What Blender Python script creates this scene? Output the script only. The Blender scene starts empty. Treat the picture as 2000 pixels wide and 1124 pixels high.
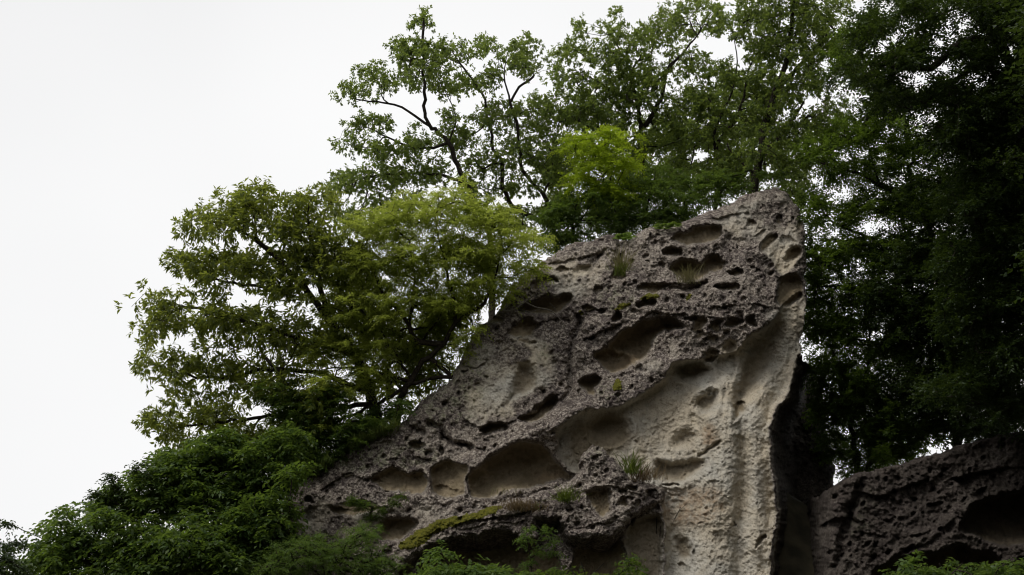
import bpy, math
import numpy as np
from mathutils import Vector

# ------------------------------------------------------------------ camera, sky, sun, exposure
S = bpy.context.scene
COL = S.collection
PITCH = math.radians(25.0)
CAM = np.array([0.0, 0.0, 1.7])
F = 40.0 / 36.0 * 2000.0
cam = bpy.data.cameras.new('camera'); cam.lens = 40; cam.sensor_width = 36; cam.clip_end = 2000
co = bpy.data.objects.new('camera', cam); COL.objects.link(co)
co.location = CAM; co.rotation_euler = (math.pi / 2 + PITCH, 0, 0)
S.camera = co

SUN_EL, SUN_AZ = math.radians(50), math.radians(222)      # behind thin cloud, from the left
w = bpy.data.worlds.new('World'); S.world = w; w.use_nodes = True
nt = w.node_tree; nt.nodes.clear()
wo = nt.nodes.new('ShaderNodeOutputWorld'); bg = nt.nodes.new('ShaderNodeBackground')
sky = nt.nodes.new('ShaderNodeTexSky'); sky.sky_type = 'NISHITA'; sky.sun_disc = False
sky.sun_elevation = SUN_EL; sky.sun_rotation = SUN_AZ
tc = nt.nodes.new('ShaderNodeTexCoord'); nz = nt.nodes.new('ShaderNodeTexNoise')
nz.inputs['Scale'].default_value = 1.3; nz.inputs['Detail'].default_value = 3
rp = nt.nodes.new('ShaderNodeValToRGB')
rp.color_ramp.elements[0].position = .3; rp.color_ramp.elements[0].color = (7.8, 7.8, 7.85, 1)
rp.color_ramp.elements[1].position = .65; rp.color_ramp.elements[1].color = (9.1, 9.1, 9.1, 1)
mx = nt.nodes.new('ShaderNodeMix'); mx.data_type = 'RGBA'; mx.inputs[0].default_value = .98   # cloud cover
nt.links.new(tc.outputs['Generated'], nz.inputs['Vector']); nt.links.new(nz.outputs['Fac'], rp.inputs['Fac'])
nt.links.new(sky.outputs[0], mx.inputs[6]); nt.links.new(rp.outputs[0], mx.inputs[7])
nt.links.new(mx.outputs[2], bg.inputs['Color']); bg.inputs['Strength'].default_value = 0.1
nt.links.new(bg.outputs[0], wo.inputs['Surface'])

sl = bpy.data.lights.new('sun', 'SUN'); sl.energy = 1.5; sl.angle = math.radians(25); sl.color = (1, .96, .9)
so = bpy.data.objects.new('sun', sl); COL.objects.link(so)
sd = Vector((math.sin(SUN_AZ) * math.cos(SUN_EL), math.cos(SUN_AZ) * math.cos(SUN_EL), math.sin(SUN_EL)))
so.rotation_euler = (-sd).to_track_quat('-Z', 'Y').to_euler(); so.location = (-20, -20, 40)

S.view_settings.view_transform = 'Standard'; S.view_settings.look = 'None'
S.view_settings.exposure = 0.12; S.view_settings.gamma = 1.0; S.view_settings.use_curve_mapping = False
S.render.engine = 'CYCLES'
S.cycles.max_bounces = 10; S.cycles.diffuse_bounces = 8; S.cycles.glossy_bounces = 2
S.cycles.transmission_bounces = 4; S.cycles.use_denoising = True; S.cycles.filter_width = 1.1

# ------------------------------------------------------------------ helpers
CP, SP = math.cos(PITCH), math.sin(PITCH)

def P(px, py, t):
    """World points at distance t (along the view axis) in the directions measured on the photograph."""
    px, py, t = np.broadcast_arrays(np.asarray(px, float), np.asarray(py, float), np.asarray(t, float))
    xc, yc = (px - 1000) / F, (562 - py) / F
    return np.stack([CAM[0] + t * xc, CAM[1] + t * (CP - yc * SP), CAM[2] + t * (SP + yc * CP)], -1)

def h2(ix, iy, seed):
    a = (ix.astype(np.int64) * 374761393 + iy.astype(np.int64) * 668265263 + seed * 2246822519) & 0xFFFFFFFF
    a = ((a ^ (a >> 13)) * 1274126177) & 0xFFFFFFFF
    a = ((a ^ (a >> 15)) * 2654435761) & 0xFFFFFFFF
    return ((a ^ (a >> 16)) & 0xFFFFFF) / float(0x1000000)

def vn(x, y, seed=0):
    ix, iy = np.floor(x), np.floor(y); fx, fy = x - ix, y - iy
    ux, uy = fx * fx * fx * (fx * (fx * 6 - 15) + 10), fy * fy * fy * (fy * (fy * 6 - 15) + 10)
    a, b = h2(ix, iy, seed), h2(ix + 1, iy, seed); c, d = h2(ix, iy + 1, seed), h2(ix + 1, iy + 1, seed)
    return (a + (b - a) * ux) * (1 - uy) + (c + (d - c) * ux) * uy - .5

def fbm(x, y, wl, octv=4, seed=0, gain=.5):
    r = 0; amp = 1.0
    for k in range(octv):
        c, s = math.cos(k * 1.3), math.sin(k * 1.3)
        r = r + amp * vn((x * c - y * s) / wl + 17 * k, (x * s + y * c) / wl + 5 * k, seed + k)
        amp *= gain; wl *= .5
    return r

def worley(x, y, wl, seed=0, keep=1.0):
    """distance (in cells) to the nearest jittered cell point; only a share of the cells has one"""
    x, y = x / wl, y / wl; ix, iy = np.floor(x), np.floor(y); best = np.full(x.shape, 9.0)
    for dx in (-1, 0, 1):
        for dy in (-1, 0, 1):
            jx, jy = ix + dx, iy + dy
            d = np.hypot(jx + h2(jx, jy, seed) - x, jy + h2(jx, jy, seed + 1) - y)
            d = np.where(h2(jx, jy, seed + 2) < keep, d, 9.0)
            best = np.minimum(best, d)
    return best

def smooth(x): x = np.clip(x, 0, 1); return x * x * (3 - 2 * x)

def chaikin(p, n=2, closed=True):
    p = np.asarray(p, float)
    for _ in range(n):
        q = np.roll(p, -1, 0) if closed else p[1:]
        a = p if closed else p[:-1]
        r = np.stack([a * .75 + q * .25, a * .25 + q * .75], 1).reshape(-1, 2)
        p = r if closed else np.vstack([p[:1], r, p[-1:]])
    return p

def seg_dist(X, Y, p):
    best = np.full(X.shape, 1e9)
    for a, b in zip(p[:-1], p[1:]):
        d = b - a; L = d @ d + 1e-9
        u = np.clip(((X - a[0]) * d[0] + (Y - a[1]) * d[1]) / L, 0, 1)
        best = np.minimum(best, (X - a[0] - u * d[0]) ** 2 + (Y - a[1] - u * d[1]) ** 2)
    return np.sqrt(best)

def poly_sd(X, Y, p):
    """signed distance, positive inside"""
    q = np.vstack([p, p[:1]]); d = seg_dist(X, Y, q); ins = np.zeros(X.shape, bool)
    for a, b in zip(q[:-1], q[1:]):
        c = (a[1] > Y) != (b[1] > Y)
        if a[1] != b[1]:
            ins ^= c & (X < (b[0] - a[0]) * (Y - a[1]) / (b[1] - a[1]) + a[0])
    return np.where(ins, d, -d)

def mesh(name, v, f, mat, parent=None, smooth_=False, origin=None):
    v = np.asarray(v, np.float32).reshape(-1, 3)
    if origin is not None: v = v - np.asarray(origin, np.float32)
    me = bpy.data.meshes.new(name); f = np.asarray(f, np.int32)
    me.vertices.add(len(v)); me.vertices.foreach_set('co', v.ravel())
    k = f.shape[1]
    me.loops.add(f.size); me.loops.foreach_set('vertex_index', f.ravel())
    me.polygons.add(len(f)); me.polygons.foreach_set('loop_start', np.arange(0, f.size, k, dtype=np.int32))
    if smooth_: me.polygons.foreach_set('use_smooth', np.ones(len(f), bool))
    me.update(calc_edges=True); me.validate()
    me.materials.append(mat)
    o = bpy.data.objects.new(name, me); COL.objects.link(o)
    if parent is not None: o.parent = parent
    elif origin is not None: o.location = origin
    return o

def tag(o, label, cat, group=None, kind=None):
    o['label'] = label
    if cat: o['category'] = cat
    if group: o['group'] = group
    if kind: o['kind'] = kind
    return o

def empty(name, loc):
    o = bpy.data.objects.new(name, None); COL.objects.link(o); o.location = [float(c) for c in loc]; return o

def nrm(a): return a / np.maximum(np.linalg.norm(a, axis=-1, keepdims=True), 1e-9)

# ------------------------------------------------------------------ materials
def new_mat(name):
    m = bpy.data.materials.new(name); m.use_nodes = True; t = m.node_tree; t.nodes.clear()
    return m, t, t.nodes.new('ShaderNodeOutputMaterial')

def N(t, kind, **kw):
    n = t.nodes.new('ShaderNode' + kind)
    for k, v in kw.items():
        if k.startswith('i_'): n.inputs[k[2:].replace('_', ' ')].default_value = v
        else: setattr(n, k, v)
    return n

def ramp(t, fac, stops, interp='LINEAR'):
    r = t.nodes.new('ShaderNodeValToRGB'); e = r.color_ramp; e.interpolation = interp
    while len(e.elements) < len(stops): e.elements.new(.5)
    for el, (p, c) in zip(e.elements, stops):
        el.position = p; el.color = (c, c, c, 1) if isinstance(c, (int, float)) else (*c, 1)
    t.links.new(fac, r.inputs['Fac']); return r.outputs[0]

def mixc(t, fac, a, b):
    m = t.nodes.new('ShaderNodeMix'); m.data_type = 'RGBA'
    for s, i in ((fac, 0), (a, 6), (b, 7)):
        if isinstance(s, (int, float)): m.inputs[i].default_value = s
        elif isinstance(s, tuple): m.inputs[i].default_value = (*s, 1)
        else: t.links.new(s, m.inputs[i])
    return m.outputs[2]

def mul(t, a, b):
    m = t.nodes.new('ShaderNodeMath'); m.operation = 'MULTIPLY'
    for i, s in enumerate((a, b)):
        if isinstance(s, (int, float)): m.inputs[i].default_value = s
        else: t.links.new(s, m.inputs[i])
    return m.outputs[0]

def leaf_mat(name, cols, trans=.4, tcol=None, rough=.45, spec=.35):
    m, t, out = new_mat(name)
    g = N(t, 'NewGeometry')
    c = ramp(t, g.outputs['Random Per Island'], [(i / (len(cols) - 1), c) for i, c in enumerate(cols)])
    b = N(t, 'BsdfPrincipled'); b.inputs['Roughness'].default_value = rough; b.inputs['Specular IOR Level'].default_value = spec
    t.links.new(c, b.inputs['Base Color'])
    tr = N(t, 'BsdfTranslucent')
    t.links.new(mixc(t, .55, c, tcol or (.16, .2, .02)), tr.inputs['Color'])
    mxs = N(t, 'MixShader'); mxs.inputs[0].default_value = trans
    t.links.new(b.outputs[0], mxs.inputs[1]); t.links.new(tr.outputs[0], mxs.inputs[2])
    t.links.new(mxs.outputs[0], out.inputs['Surface']); return m

def rock_mat(name, lich=.9, dark=0.0):
    m, t, out = new_mat(name)
    geo = N(t, 'NewGeometry'); pos = geo.outputs['Position']
    def noise(scale, detail=4, rough=.55, vec=pos):
        n = N(t, 'TexNoise'); n.inputs['Scale'].default_value = scale; n.inputs['Detail'].default_value = detail
        n.inputs['Roughness'].default_value = rough; t.links.new(vec, n.inputs['Vector']); return n.outputs['Fac']
    def att(n): a = N(t, 'Attribute', attribute_name=n); return a.outputs['Fac']
    nA, nB, nC, nD, nE = noise(1.1, 5), noise(7, 6, .7), noise(24, 5, .65), noise(62, 3), noise(3.1, 5, .6)
    # weathered crust: purple brown, grey, pale lichen crusts in specks and blotches
    crust = mixc(t, ramp(t, nB, [(.38, 0.), (.60, 1.)]), (.056, .043, .037), (.195, .161, .132))
    crust = mixc(t, ramp(t, nE, [(.42, 0.), (.62, .55)]), crust, (.078, .058, .058))
    speck = ramp(t, nC, [(.50, 0.), (.58, 1.)]); big = ramp(t, nB, [(.40, .15 * lich), (.58, lich)])
    crust = mixc(t, mul(t, speck, big), crust, (.58, .52, .45))
    crust = mixc(t, ramp(t, nD, [(.24, .75), (.42, 0.)]), crust, (.025, .021, .020))
    nF = noise(.9, 4, .6); crust = mixc(t, ramp(t, nF, [(.40, .55), (.54, 0.)]), crust, (.070, .056, .054))
    crust = mixc(t, mul(t, ramp(t, nF, [(.52, 0.), (.64, .75)]), ramp(t, nC, [(.40, 0.), (.55, 1.)])), crust, (.34, .30, .255))
    nG = noise(13, 4, .7); crust = mixc(t, ramp(t, nG, [(.54, 0.), (.60, .8 * lich)]), crust, (.36, .315, .265))
    crust = mixc(t, ramp(t, nG, [(.36, .8), (.43, 0.)]), crust, (.035, .028, .027))
    # sound tuff: pale, grainy, partly stained
    pale = mixc(t, ramp(t, nA, [(.38, 0.), (.62, 1.)]), (.52, .455, .35), (.50, .475, .415))
    pale = mixc(t, ramp(t, nC, [(.30, .7), (.48, 0.)]), pale, (.15, .125, .10))
    pale = mixc(t, ramp(t, nD, [(.62, 0.), (.72, .5)]), pale, (.50, .46, .39))
    pale = mixc(t, ramp(t, nE, [(.52, 0.), (.70, .4)]), pale, (.20, .17, .125))
    mp = N(t, 'Mapping'); mp.inputs['Scale'].default_value = (1, 1, .12); t.links.new(pos, mp.inputs['Vector'])
    nS = noise(5.5, 5, .6, mp.outputs[0]); pale = mixc(t, ramp(t, nS, [(.52, 0.), (.68, .5)]), pale, (.22, .20, .17))
    # hollow interiors: olive-brown, fine grained
    hol = mixc(t, ramp(t, nB, [(.35, 0.), (.65, 1.)]), (.215, .170, .110), (.30, .245, .165))
    hol = mixc(t, ramp(t, nD, [(.30, .5), (.45, 0.)]), hol, (.07, .055, .035))
    hol = mixc(t, ramp(t, nE, [(.5, 0.), (.66, .45)]), hol, (.14, .115, .065))
    col = mixc(t, att('hollow'), pale, hol)
    col = mixc(t, mul(t, att('stain'), ramp(t, nB, [(.38, 0.), (.62, .7)])), col, (.27, .165, .085))
    col = mixc(t, att('crust'), col, crust)
    col = mixc(t, mul(t, att('lichen'), ramp(t, nB, [(.48, 0.), (.60, .7)])), col, (.19, .205, .120))
    col = mixc(t, mul(t, att('cleft_shade'), ramp(t, nE, [(.35, .95), (.7, .6)])), col, (.030, .025, .019))     # shade of the cleft put into the crust colour
    if dark: col = mixc(t, mul(t, ramp(t, nE, [(.30, 1.), (.75, .55)]), dark), col, (.030, .024, .020))  # shade lying on the right crag is mixed into its colour
    b = N(t, 'BsdfPrincipled'); b.inputs['Roughness'].default_value = .9; b.inputs['Specular IOR Level'].default_value = .15
    t.links.new(col, b.inputs['Base Color'])
    # fine relief
    bp = N(t, 'Bump'); bp.inputs['Strength'].default_value = .9; bp.inputs['Distance'].default_value = .035
    bp2 = N(t, 'Bump'); bp2.inputs['Strength'].default_value = .8; bp2.inputs['Distance'].default_value = .02
    t.links.new(nC, bp.inputs['Height']); t.links.new(nD, bp2.inputs['Height'])
    t.links.new(bp.outputs[0], bp2.inputs['Normal']); t.links.new(bp2.outputs[0], b.inputs['Normal'])
    t.links.new(b.outputs[0], out.inputs['Surface']); return m

def simple_mat(name, a, b, scale=20, rough=.85, bump=.02):
    m, t, out = new_mat(name)
    geo = N(t, 'NewGeometry'); n = N(t, 'TexNoise'); n.inputs['Scale'].default_value = scale; n.inputs['Detail'].default_value = 5
    t.links.new(geo.outputs['Position'], n.inputs['Vector'])
    c = ramp(t, n.outputs['Fac'], [(.35, a), (.65, b)])
    s = N(t, 'BsdfPrincipled'); s.inputs['Roughness'].default_value = rough; s.inputs['Specular IOR Level'].default_value = .2
    bp = N(t, 'Bump'); bp.inputs['Distance'].default_value = bump; t.links.new(n.outputs['Fac'], bp.inputs['Height'])
    t.links.new(bp.outputs[0], s.inputs['Normal'])
    t.links.new(c, s.inputs['Base Color']); t.links.new(s.outputs[0], out.inputs['Surface']); return m

M = dict(
    rock=rock_mat('weathered_tuff'), shaded_rock=rock_mat('shaded_tuff', .5, .88),
    soil=simple_mat('forest_soil', (.018, .016, .009), (.045, .038, .022), 3),
    bark=simple_mat('dark_bark', (.018, .014, .010), (.050, .041, .032), 30),
    deadwood=simple_mat('dead_wood', (.09, .08, .065), (.19, .17, .14), 40),
    moss=simple_mat('moss', (.045, .05, .008), (.13, .12, .012), 35, .95, .03),
    oak=leaf_mat('oak_leaf', [(.040, .072, .020), (.064, .108, .028), (.100, .145, .042)], .6, (.36, .45, .07)),
    evergreen=leaf_mat('evergreen_leaf', [(.052, .082, .019), (.088, .122, .026), (.135, .155, .040)], .62, (.40, .45, .05)),
    feather=leaf_mat('pale_leaf', [(.110, .145, .026), (.150, .190, .036), (.21, .235, .055)], .64, (.64, .74, .10)),
    lime=leaf_mat('lime_leaf', [(.14, .20, .014), (.19, .26, .018), (.24, .30, .025)], .6, (.62, .80, .04)),
    maple=leaf_mat('maple_leaf', [(.036, .066, .013), (.058, .098, .018), (.085, .130, .026)], .58, (.24, .36, .03)),
    shade=leaf_mat('shade_darkened_leaf', [(.016, .031, .009), (.025, .045, .012), (.040, .066, .017)], .38, (.10, .15, .015)),  # darkened leaf tone standing for shade, mainly on the right-hand trees
    shrub=leaf_mat('shrub_leaf', [(.036, .070, .018), (.060, .105, .024), (.095, .135, .036)], .5, (.26, .38, .04)),
    fresh=leaf_mat('fresh_leaf', [(.060, .105, .028), (.090, .150, .036), (.125, .18, .055)], .5, (.30, .44, .06)),
    grass=leaf_mat('green_grass', [(.07, .11, .02), (.11, .16, .03), (.17, .2, .05)], .4, (.24, .3, .03)),
    dry=leaf_mat('dry_grass', [(.12, .075, .04), (.2, .14, .075), (.28, .22, .12)], .3, (.25, .18, .08)),
    straw=leaf_mat('straw_grass', [(.16, .15, .06), (.24, .22, .10), (.30, .29, .15)], .3, (.25, .22, .08)),
)

# ------------------------------------------------------------------ ground and hill
CREST = np.array([(-2500, 1420), (-600, 1330), (0, 1215), (150, 1150), (300, 1085), (450, 1040), (560, 1015), (700, 985), (850, 960), (1000, 850),
                  (1200, 800), (1450, 830), (1580, 985), (1700, 1000), (1850, 985), (2000, 950), (2300, 880), (4000, 700)], float)

def terrain(x, y):
    x, y = np.asarray(x, float), np.asarray(y, float)
    g = 4.7 * smooth((y - 3) / 18.0) * .9 + .015 * np.clip(y, 0, 20)
    px = 1000 + F * x / 23.0
    cy = np.interp(px, CREST[:, 0], CREST[:, 1])
    zc = CAM[2] + 23.5 * np.tan(PITCH + np.arctan((562 - cy) / F))
    k = smooth((y - 20.6) / 3.0)
    z = g * (1 - k) + zc * k
    z = z + .25 * fbm(x, y, 3.5, 4, 90) * smooth((y - 2) / 10)
    z = z - 0.12 * np.clip(y - 30, 0, 60)
    # unseen slopes behind the viewer and at right, added to block low skylight
    z = z + .22 * np.clip(-y - 14, 0, 60) + 1.5 * np.clip(np.minimum(x - (.5 * np.maximum(y, 0) + 4.5), 14), 0, 14) * smooth((26 - y) / 6)
    return z

gx = np.concatenate([np.linspace(-900, -40, 14)[:-1], np.linspace(-40, 40, 200), np.linspace(40, 900, 14)[1:]])
gy = np.concatenate([np.linspace(-900, -20, 14)[:-1], np.linspace(-20, 50, 160), np.linspace(50, 900, 14)[1:]])
GX, GY = np.meshgrid(gx, gy)
GZ = terrain(GX, GY)
def grid_faces(nr, nc):
    i = np.arange(nr * nc).reshape(nr, nc)
    return np.stack([i[:-1, :-1], i[:-1, 1:], i[1:, 1:], i[1:, :-1]], -1).reshape(-1, 4)
ground = mesh('ground', np.stack([GX, GY, GZ], -1), grid_faces(*GX.shape), M['soil'], None, True)
tag(ground, 'dark forest soil of the slope under the shrubs and trees', None, kind='structure')

# ------------------------------------------------------------------ rocks
class Rock:
    pass

def build_rock(part_name, outline, tbase, hollows=(), lines=(), bulges=(), pale=(), half=(), holmask=(), stain=(), lichen=(), ledges=(),
               step=1.5, seed=0, parent=None, back=3.0, roll=(24, .45), rough=1.0, crust_all=1.0, origin=(0, 0, 0), mat='rock', rough_side=None):
    o = np.asarray(outline, float); x0, y0 = o.min(0) - 8; x1, y1 = o.max(0) + 8
    xs, ys = np.arange(x0, x1, step), np.arange(y0, y1, step)
    X, Y = np.meshgrid(xs, ys)
    wx = 8 * fbm(X, Y, 40, 5, seed + 1, .62); wy = 8 * fbm(X, Y, 40, 5, seed + 11, .62)
    Xw, Yw = X + wx, Y + wy
    wx = wx + 2.6 * fbm(X, Y, 11, 3, seed + 5, .6); wy = wy + 2.6 * fbm(X, Y, 11, 3, seed + 15, .6); Xw, Yw = X + wx, Y + wy
    sd_out = poly_sd(Xw, Yw, chaikin(o, 1))
    mask = sd_out > 0
    dep = np.zeros(X.shape); hol = np.zeros(X.shape); crust = np.full(X.shape, float(crust_all))
    st = np.zeros(X.shape); li = np.zeros(X.shape)

    def region(p, pad):
        a, b = p.min(0) - pad, p.max(0) + pad
        j0, j1 = np.searchsorted(xs, a[0]), np.searchsorted(xs, b[0]); i0, i1 = np.searchsorted(ys, a[1]), np.searchsorted(ys, b[1])
        return np.s_[max(i0, 0):max(i1, 0), max(j0, 0):max(j1, 0)]

    for p, d, w_ in pale:                                   # areas where the crust has fallen off: a step inwards
        p = chaikin(p, 2); sl_ = region(p, 40); s = poly_sd(Xw[sl_], Yw[sl_], p)
        crust[sl_] = np.minimum(crust[sl_], 1 - smooth(s / 6 + .5))
        u = np.clip(s / w_, 0, 1); dep[sl_] += d * np.sqrt(1 - (1 - u) ** 2)
        dep[sl_] -= .05 * np.exp(-((s + 5) / 6) ** 2)
    for h in hollows:
        if len(h) == 5 and not hasattr(h[0], '__len__'):   # ellipse: cx, cy, rx, ry, depth
            cx, cy, rx, ry, d = h; a = np.linspace(0, 2 * math.pi, 15)[:-1]
            ph = cx * .7 + cy; q = 1 + .22 * np.sin(2 * a + ph) + .16 * np.sin(3 * a + 2.3 * ph); p = np.stack([cx + rx * q * np.cos(a), cy + ry * q * np.sin(a)], -1); soft = None
        else:
            p, d = h[0], h[1]; soft = h[2] if len(h) > 2 else None
            p = chaikin(p, 2)
        sl_ = region(np.asarray(p), 30); s = poly_sd(Xw[sl_], Yw[sl_], p)
        if s.size == 0: continue
        R = max(s.max(), 1.0); w_ = soft or max(R * .85, 3)
        u = np.clip(s / w_, 0, 1); yr = Yw[sl_]; v = np.clip((yr - p[:, 1].min()) / max(np.ptp(p[:, 1]), 1), 0, 1)
        prof = np.sqrt(1 - (1 - u) ** 2) if not soft else smooth(u)
        dep[sl_] += d * .9 * prof * (1.15 - .4 * v)
        dep[sl_] -= min(.04, d * .12) * np.exp(-((s + 4) / 4) ** 2)
        e = smooth((s - 2) / 5 + .2) if not soft else .75 * smooth(s / (1.3 * soft))
        hol[sl_] = np.maximum(hol[sl_], e); crust[sl_] = np.minimum(crust[sl_], 1 - (e if not soft else smooth((s - 2) / 5 + .2)))
    if rough_side is not None:                              # weathered face inside the cleft, its shade painted in
        q = smooth(poly_sd(Xw, Yw, np.asarray(rough_side, float)) / 8); crust = np.maximum(crust, q); hol *= 1 - q; cleft_shade = q
    else: cleft_shade = np.zeros(X.shape)
    for p, d, w_ in lines:
        p = chaikin(p, 2, False); sl_ = region(p, w_ * 3 + 10); s = seg_dist(Xw[sl_], Yw[sl_], p)
        dep[sl_] += d * np.exp(-(s / w_) ** 2)
    for p, d, w_ in ledges:                                 # broken edges: a sharp lip that overhangs the face below it
        p = chaikin(p, 1, False); sl_ = region(p, w_ * 3); s = seg_dist(Xw[sl_], Yw[sl_], p); yl = np.interp(Xw[sl_], p[:, 0], p[:, 1])
        below = smooth((Yw[sl_] - yl) / 3 + .5); ends = smooth((Xw[sl_] - p[0, 0]) / 14) * smooth((p[-1, 0] - Xw[sl_]) / 14)
        brk = smooth(.62 + 1.7 * fbm(X[sl_], Y[sl_], 44, 3, seed + 85)); dep[sl_] += .72 * d * ends * brk * (below * np.exp(-s / w_) - .45 * (1 - below) * np.exp(-s / (w_ * .7)))
    for p, d, w_ in bulges:
        p = chaikin(p, 2, False); s = seg_dist(X, Y, p); dep -= d * np.exp(-(s / w_) ** 2)
    for p in holmask:
        p = chaikin(p, 2); s = poly_sd(Xw, Yw, p); hol = np.maximum(hol, .9 * smooth(s / 30))
    for p, a in stain:
        p = chaikin(p, 2); st = np.maximum(st, a * smooth(poly_sd(Xw, Yw, p) / 18 + .4))
    for p, a in lichen:
        p = chaikin(p, 2); li = np.maximum(li, a * smooth(poly_sd(Xw, Yw, p) / 25 + .4))

    for p, a in half:                                       # thin or patchy crust
        p = chaikin(p, 2); q = poly_sd(Xw, Yw, p) / 30 + .3; crust *= 1 - a * smooth(q) * smooth(.5 + 1.6 * fbm(X, Y, 46, 4, seed + 80, .6))
    k = crust
    n = .26 * fbm(X, Y, 120, 3, seed + 20)
    n += (.125 * fbm(X, Y, 38, 5, seed + 30, .64) * k + .07 * fbm(X, Y, 50, 4, seed + 33) * (1 - k)) * rough
    lump = fbm(X, Y, 90, 2, seed + 35) + .5
    n -= .07 * np.abs(fbm(X + wx, Y + wy, 26, 4, seed + 45, .6)) * k * rough
    wv = worley(X + 2 * wx, Y + 2 * wy, 9.5, seed + 40); n += .034 * (wv - .45) * k * rough * (.4 + lump)
    wv2 = worley(X + wx, Y, 4.6, seed + 44); n += .022 * (wv2 - .45) * (k + .2) * rough
    pit = worley(X + wx, Y + .25 * X, 30, seed + 50, .45); n += .12 * smooth((.22 - pit) / .14) * k * rough
    pit = worley(X + wx, Y + wy, 13, seed + 55, .26); n += .05 * smooth((.27 - pit) / .16) * (.6 + .4 * k) * rough
    n += .040 * fbm(X, Y, 6.5, 3, seed + 60, .65) * (1 - .3 * k)
    n += .035 * fbm(X * 1.7, Y * .5, 34, 5, seed + 63, .6) * (1 - k)                       # water-worn fluting
    n -= .045 * np.abs(fbm(X + wx, Y * 1.5, 30, 4, seed + 66, .6)) * (1 - k)
    e = np.clip(1 - sd_out / roll[0], 0, 1); dep = dep + roll[1] * (1 - np.sqrt(np.clip(1 - e * e, 0, 1)))
    T = tbase(X, Y) + dep + n
    V = P(X, Y, T)
    # faces
    m4 = mask[:-1, :-1] & mask[:-1, 1:] & mask[1:, 1:] & mask[1:, :-1]
    idx = -np.ones(X.shape, np.int64); used = np.zeros(X.shape, bool)
    for a, b in ((0, 0), (0, 1), (1, 0), (1, 1)): used[a:used.shape[0] - 1 + a, b:used.shape[1] - 1 + b] |= m4
    idx[used] = np.arange(used.sum())
    f = np.stack([idx[:-1, :-1], idx[1:, :-1], idx[1:, 1:], idx[:-1, 1:]], -1)[m4]
    v = V[used]
    # sides: the rim carried back into the hill in three rough rings
    ed = np.concatenate([f[:, [0, 1]], f[:, [1, 2]], f[:, [2, 3]], f[:, [3, 0]]]); key = ed[:, 0] * 10 ** 7 + ed[:, 1]
    rev = ed[:, 1] * 10 ** 7 + ed[:, 0]; be = ed[~np.isin(key, rev)]
    bv = np.unique(be); mp = -np.ones(len(v), np.int64); mp[bv] = np.arange(len(bv))
    base = len(v); prev = bv; fs = [f]; vs = [v]
    for j, d in enumerate((back * .12, back * .4, back)):
        q = v[bv].copy(); q[:, 1] += d; q[:, 2] -= d * .02
        q[:, 2] += .10 * vn(q[:, 0] * 3, q[:, 1] * 3 + q[:, 2], seed + 70); q[:, 0] += .10 * vn(q[:, 2] * 3, q[:, 1] * 3, seed + 71)
        new = base + np.arange(len(bv)); base += len(bv)
        pa, pb = prev[mp[be[:, 0]]], prev[mp[be[:, 1]]]; na, nb = new[mp[be[:, 0]]], new[mp[be[:, 1]]]
        fs.append(np.stack([pb, pa, na, nb], -1)); vs.append(q); prev = new
    ntot = base
    ob = mesh(part_name, np.concatenate(vs), np.concatenate(fs), M[mat], parent, True, origin)
    for nm, arr, rim in (('crust', crust, None), ('hollow', hol, 0), ('stain', st, 0), ('lichen', li, 0), ('cleft_shade', cleft_shade, 0)):
        a = ob.data.attributes.new(nm, 'FLOAT', 'POINT'); full = np.empty(ntot, np.float32)
        full[:used.sum()] = arr[used]; r = arr[used][bv]
        full[used.sum():] = np.tile(r, 3); a.data.foreach_set('value', full)
    R = Rock(); R.ob, R.X, R.Y, R.T, R.mask, R.xs, R.ys, R.step = ob, X, Y, T, used, xs, ys, step
    return R

def plane(Y0, lean, z0, xfun=lambda x, y: 0):
    def tb(px, py):
        yc = (562 - py) / F
        return (Y0 + xfun(px, py) + lean * (CAM[2] - z0)) / ((CP - yc * SP) - lean * (SP + yc * CP))
    return tb

MAIN = [(600, 1190), (572, 1060), (556, 1030), (546, 992), (566, 968), (600, 935), (640, 905), (680, 873), (725, 850), (785, 830), (800, 806), (830, 780), (862, 753),
        (884, 735), (905, 690), (925, 650), (955, 625), (978, 598), (1000, 560), (1040, 520), (1095, 490), (1150, 466), (1195, 454), (1210, 470), (1226, 470), (1250, 450),
        (1290, 445), (1322, 438), (1360, 420), (1400, 405), (1440, 392), (1468, 376), (1500, 366), (1530, 368), (1548, 386), (1558, 410), (1572, 450), (1576, 480),
        (1572, 530), (1574, 600), (1568, 660), (1566, 700), (1590, 715), (1604, 760), (1614, 830), (1626, 890), (1632, 940), (1640, 1190)]
def main_x(px, py):
    return .9 * smooth((1050 - px) / 520) + .55 * smooth((1380 - px) / 400) * 0 + .25 * smooth((px - 1450) / 100)

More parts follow.
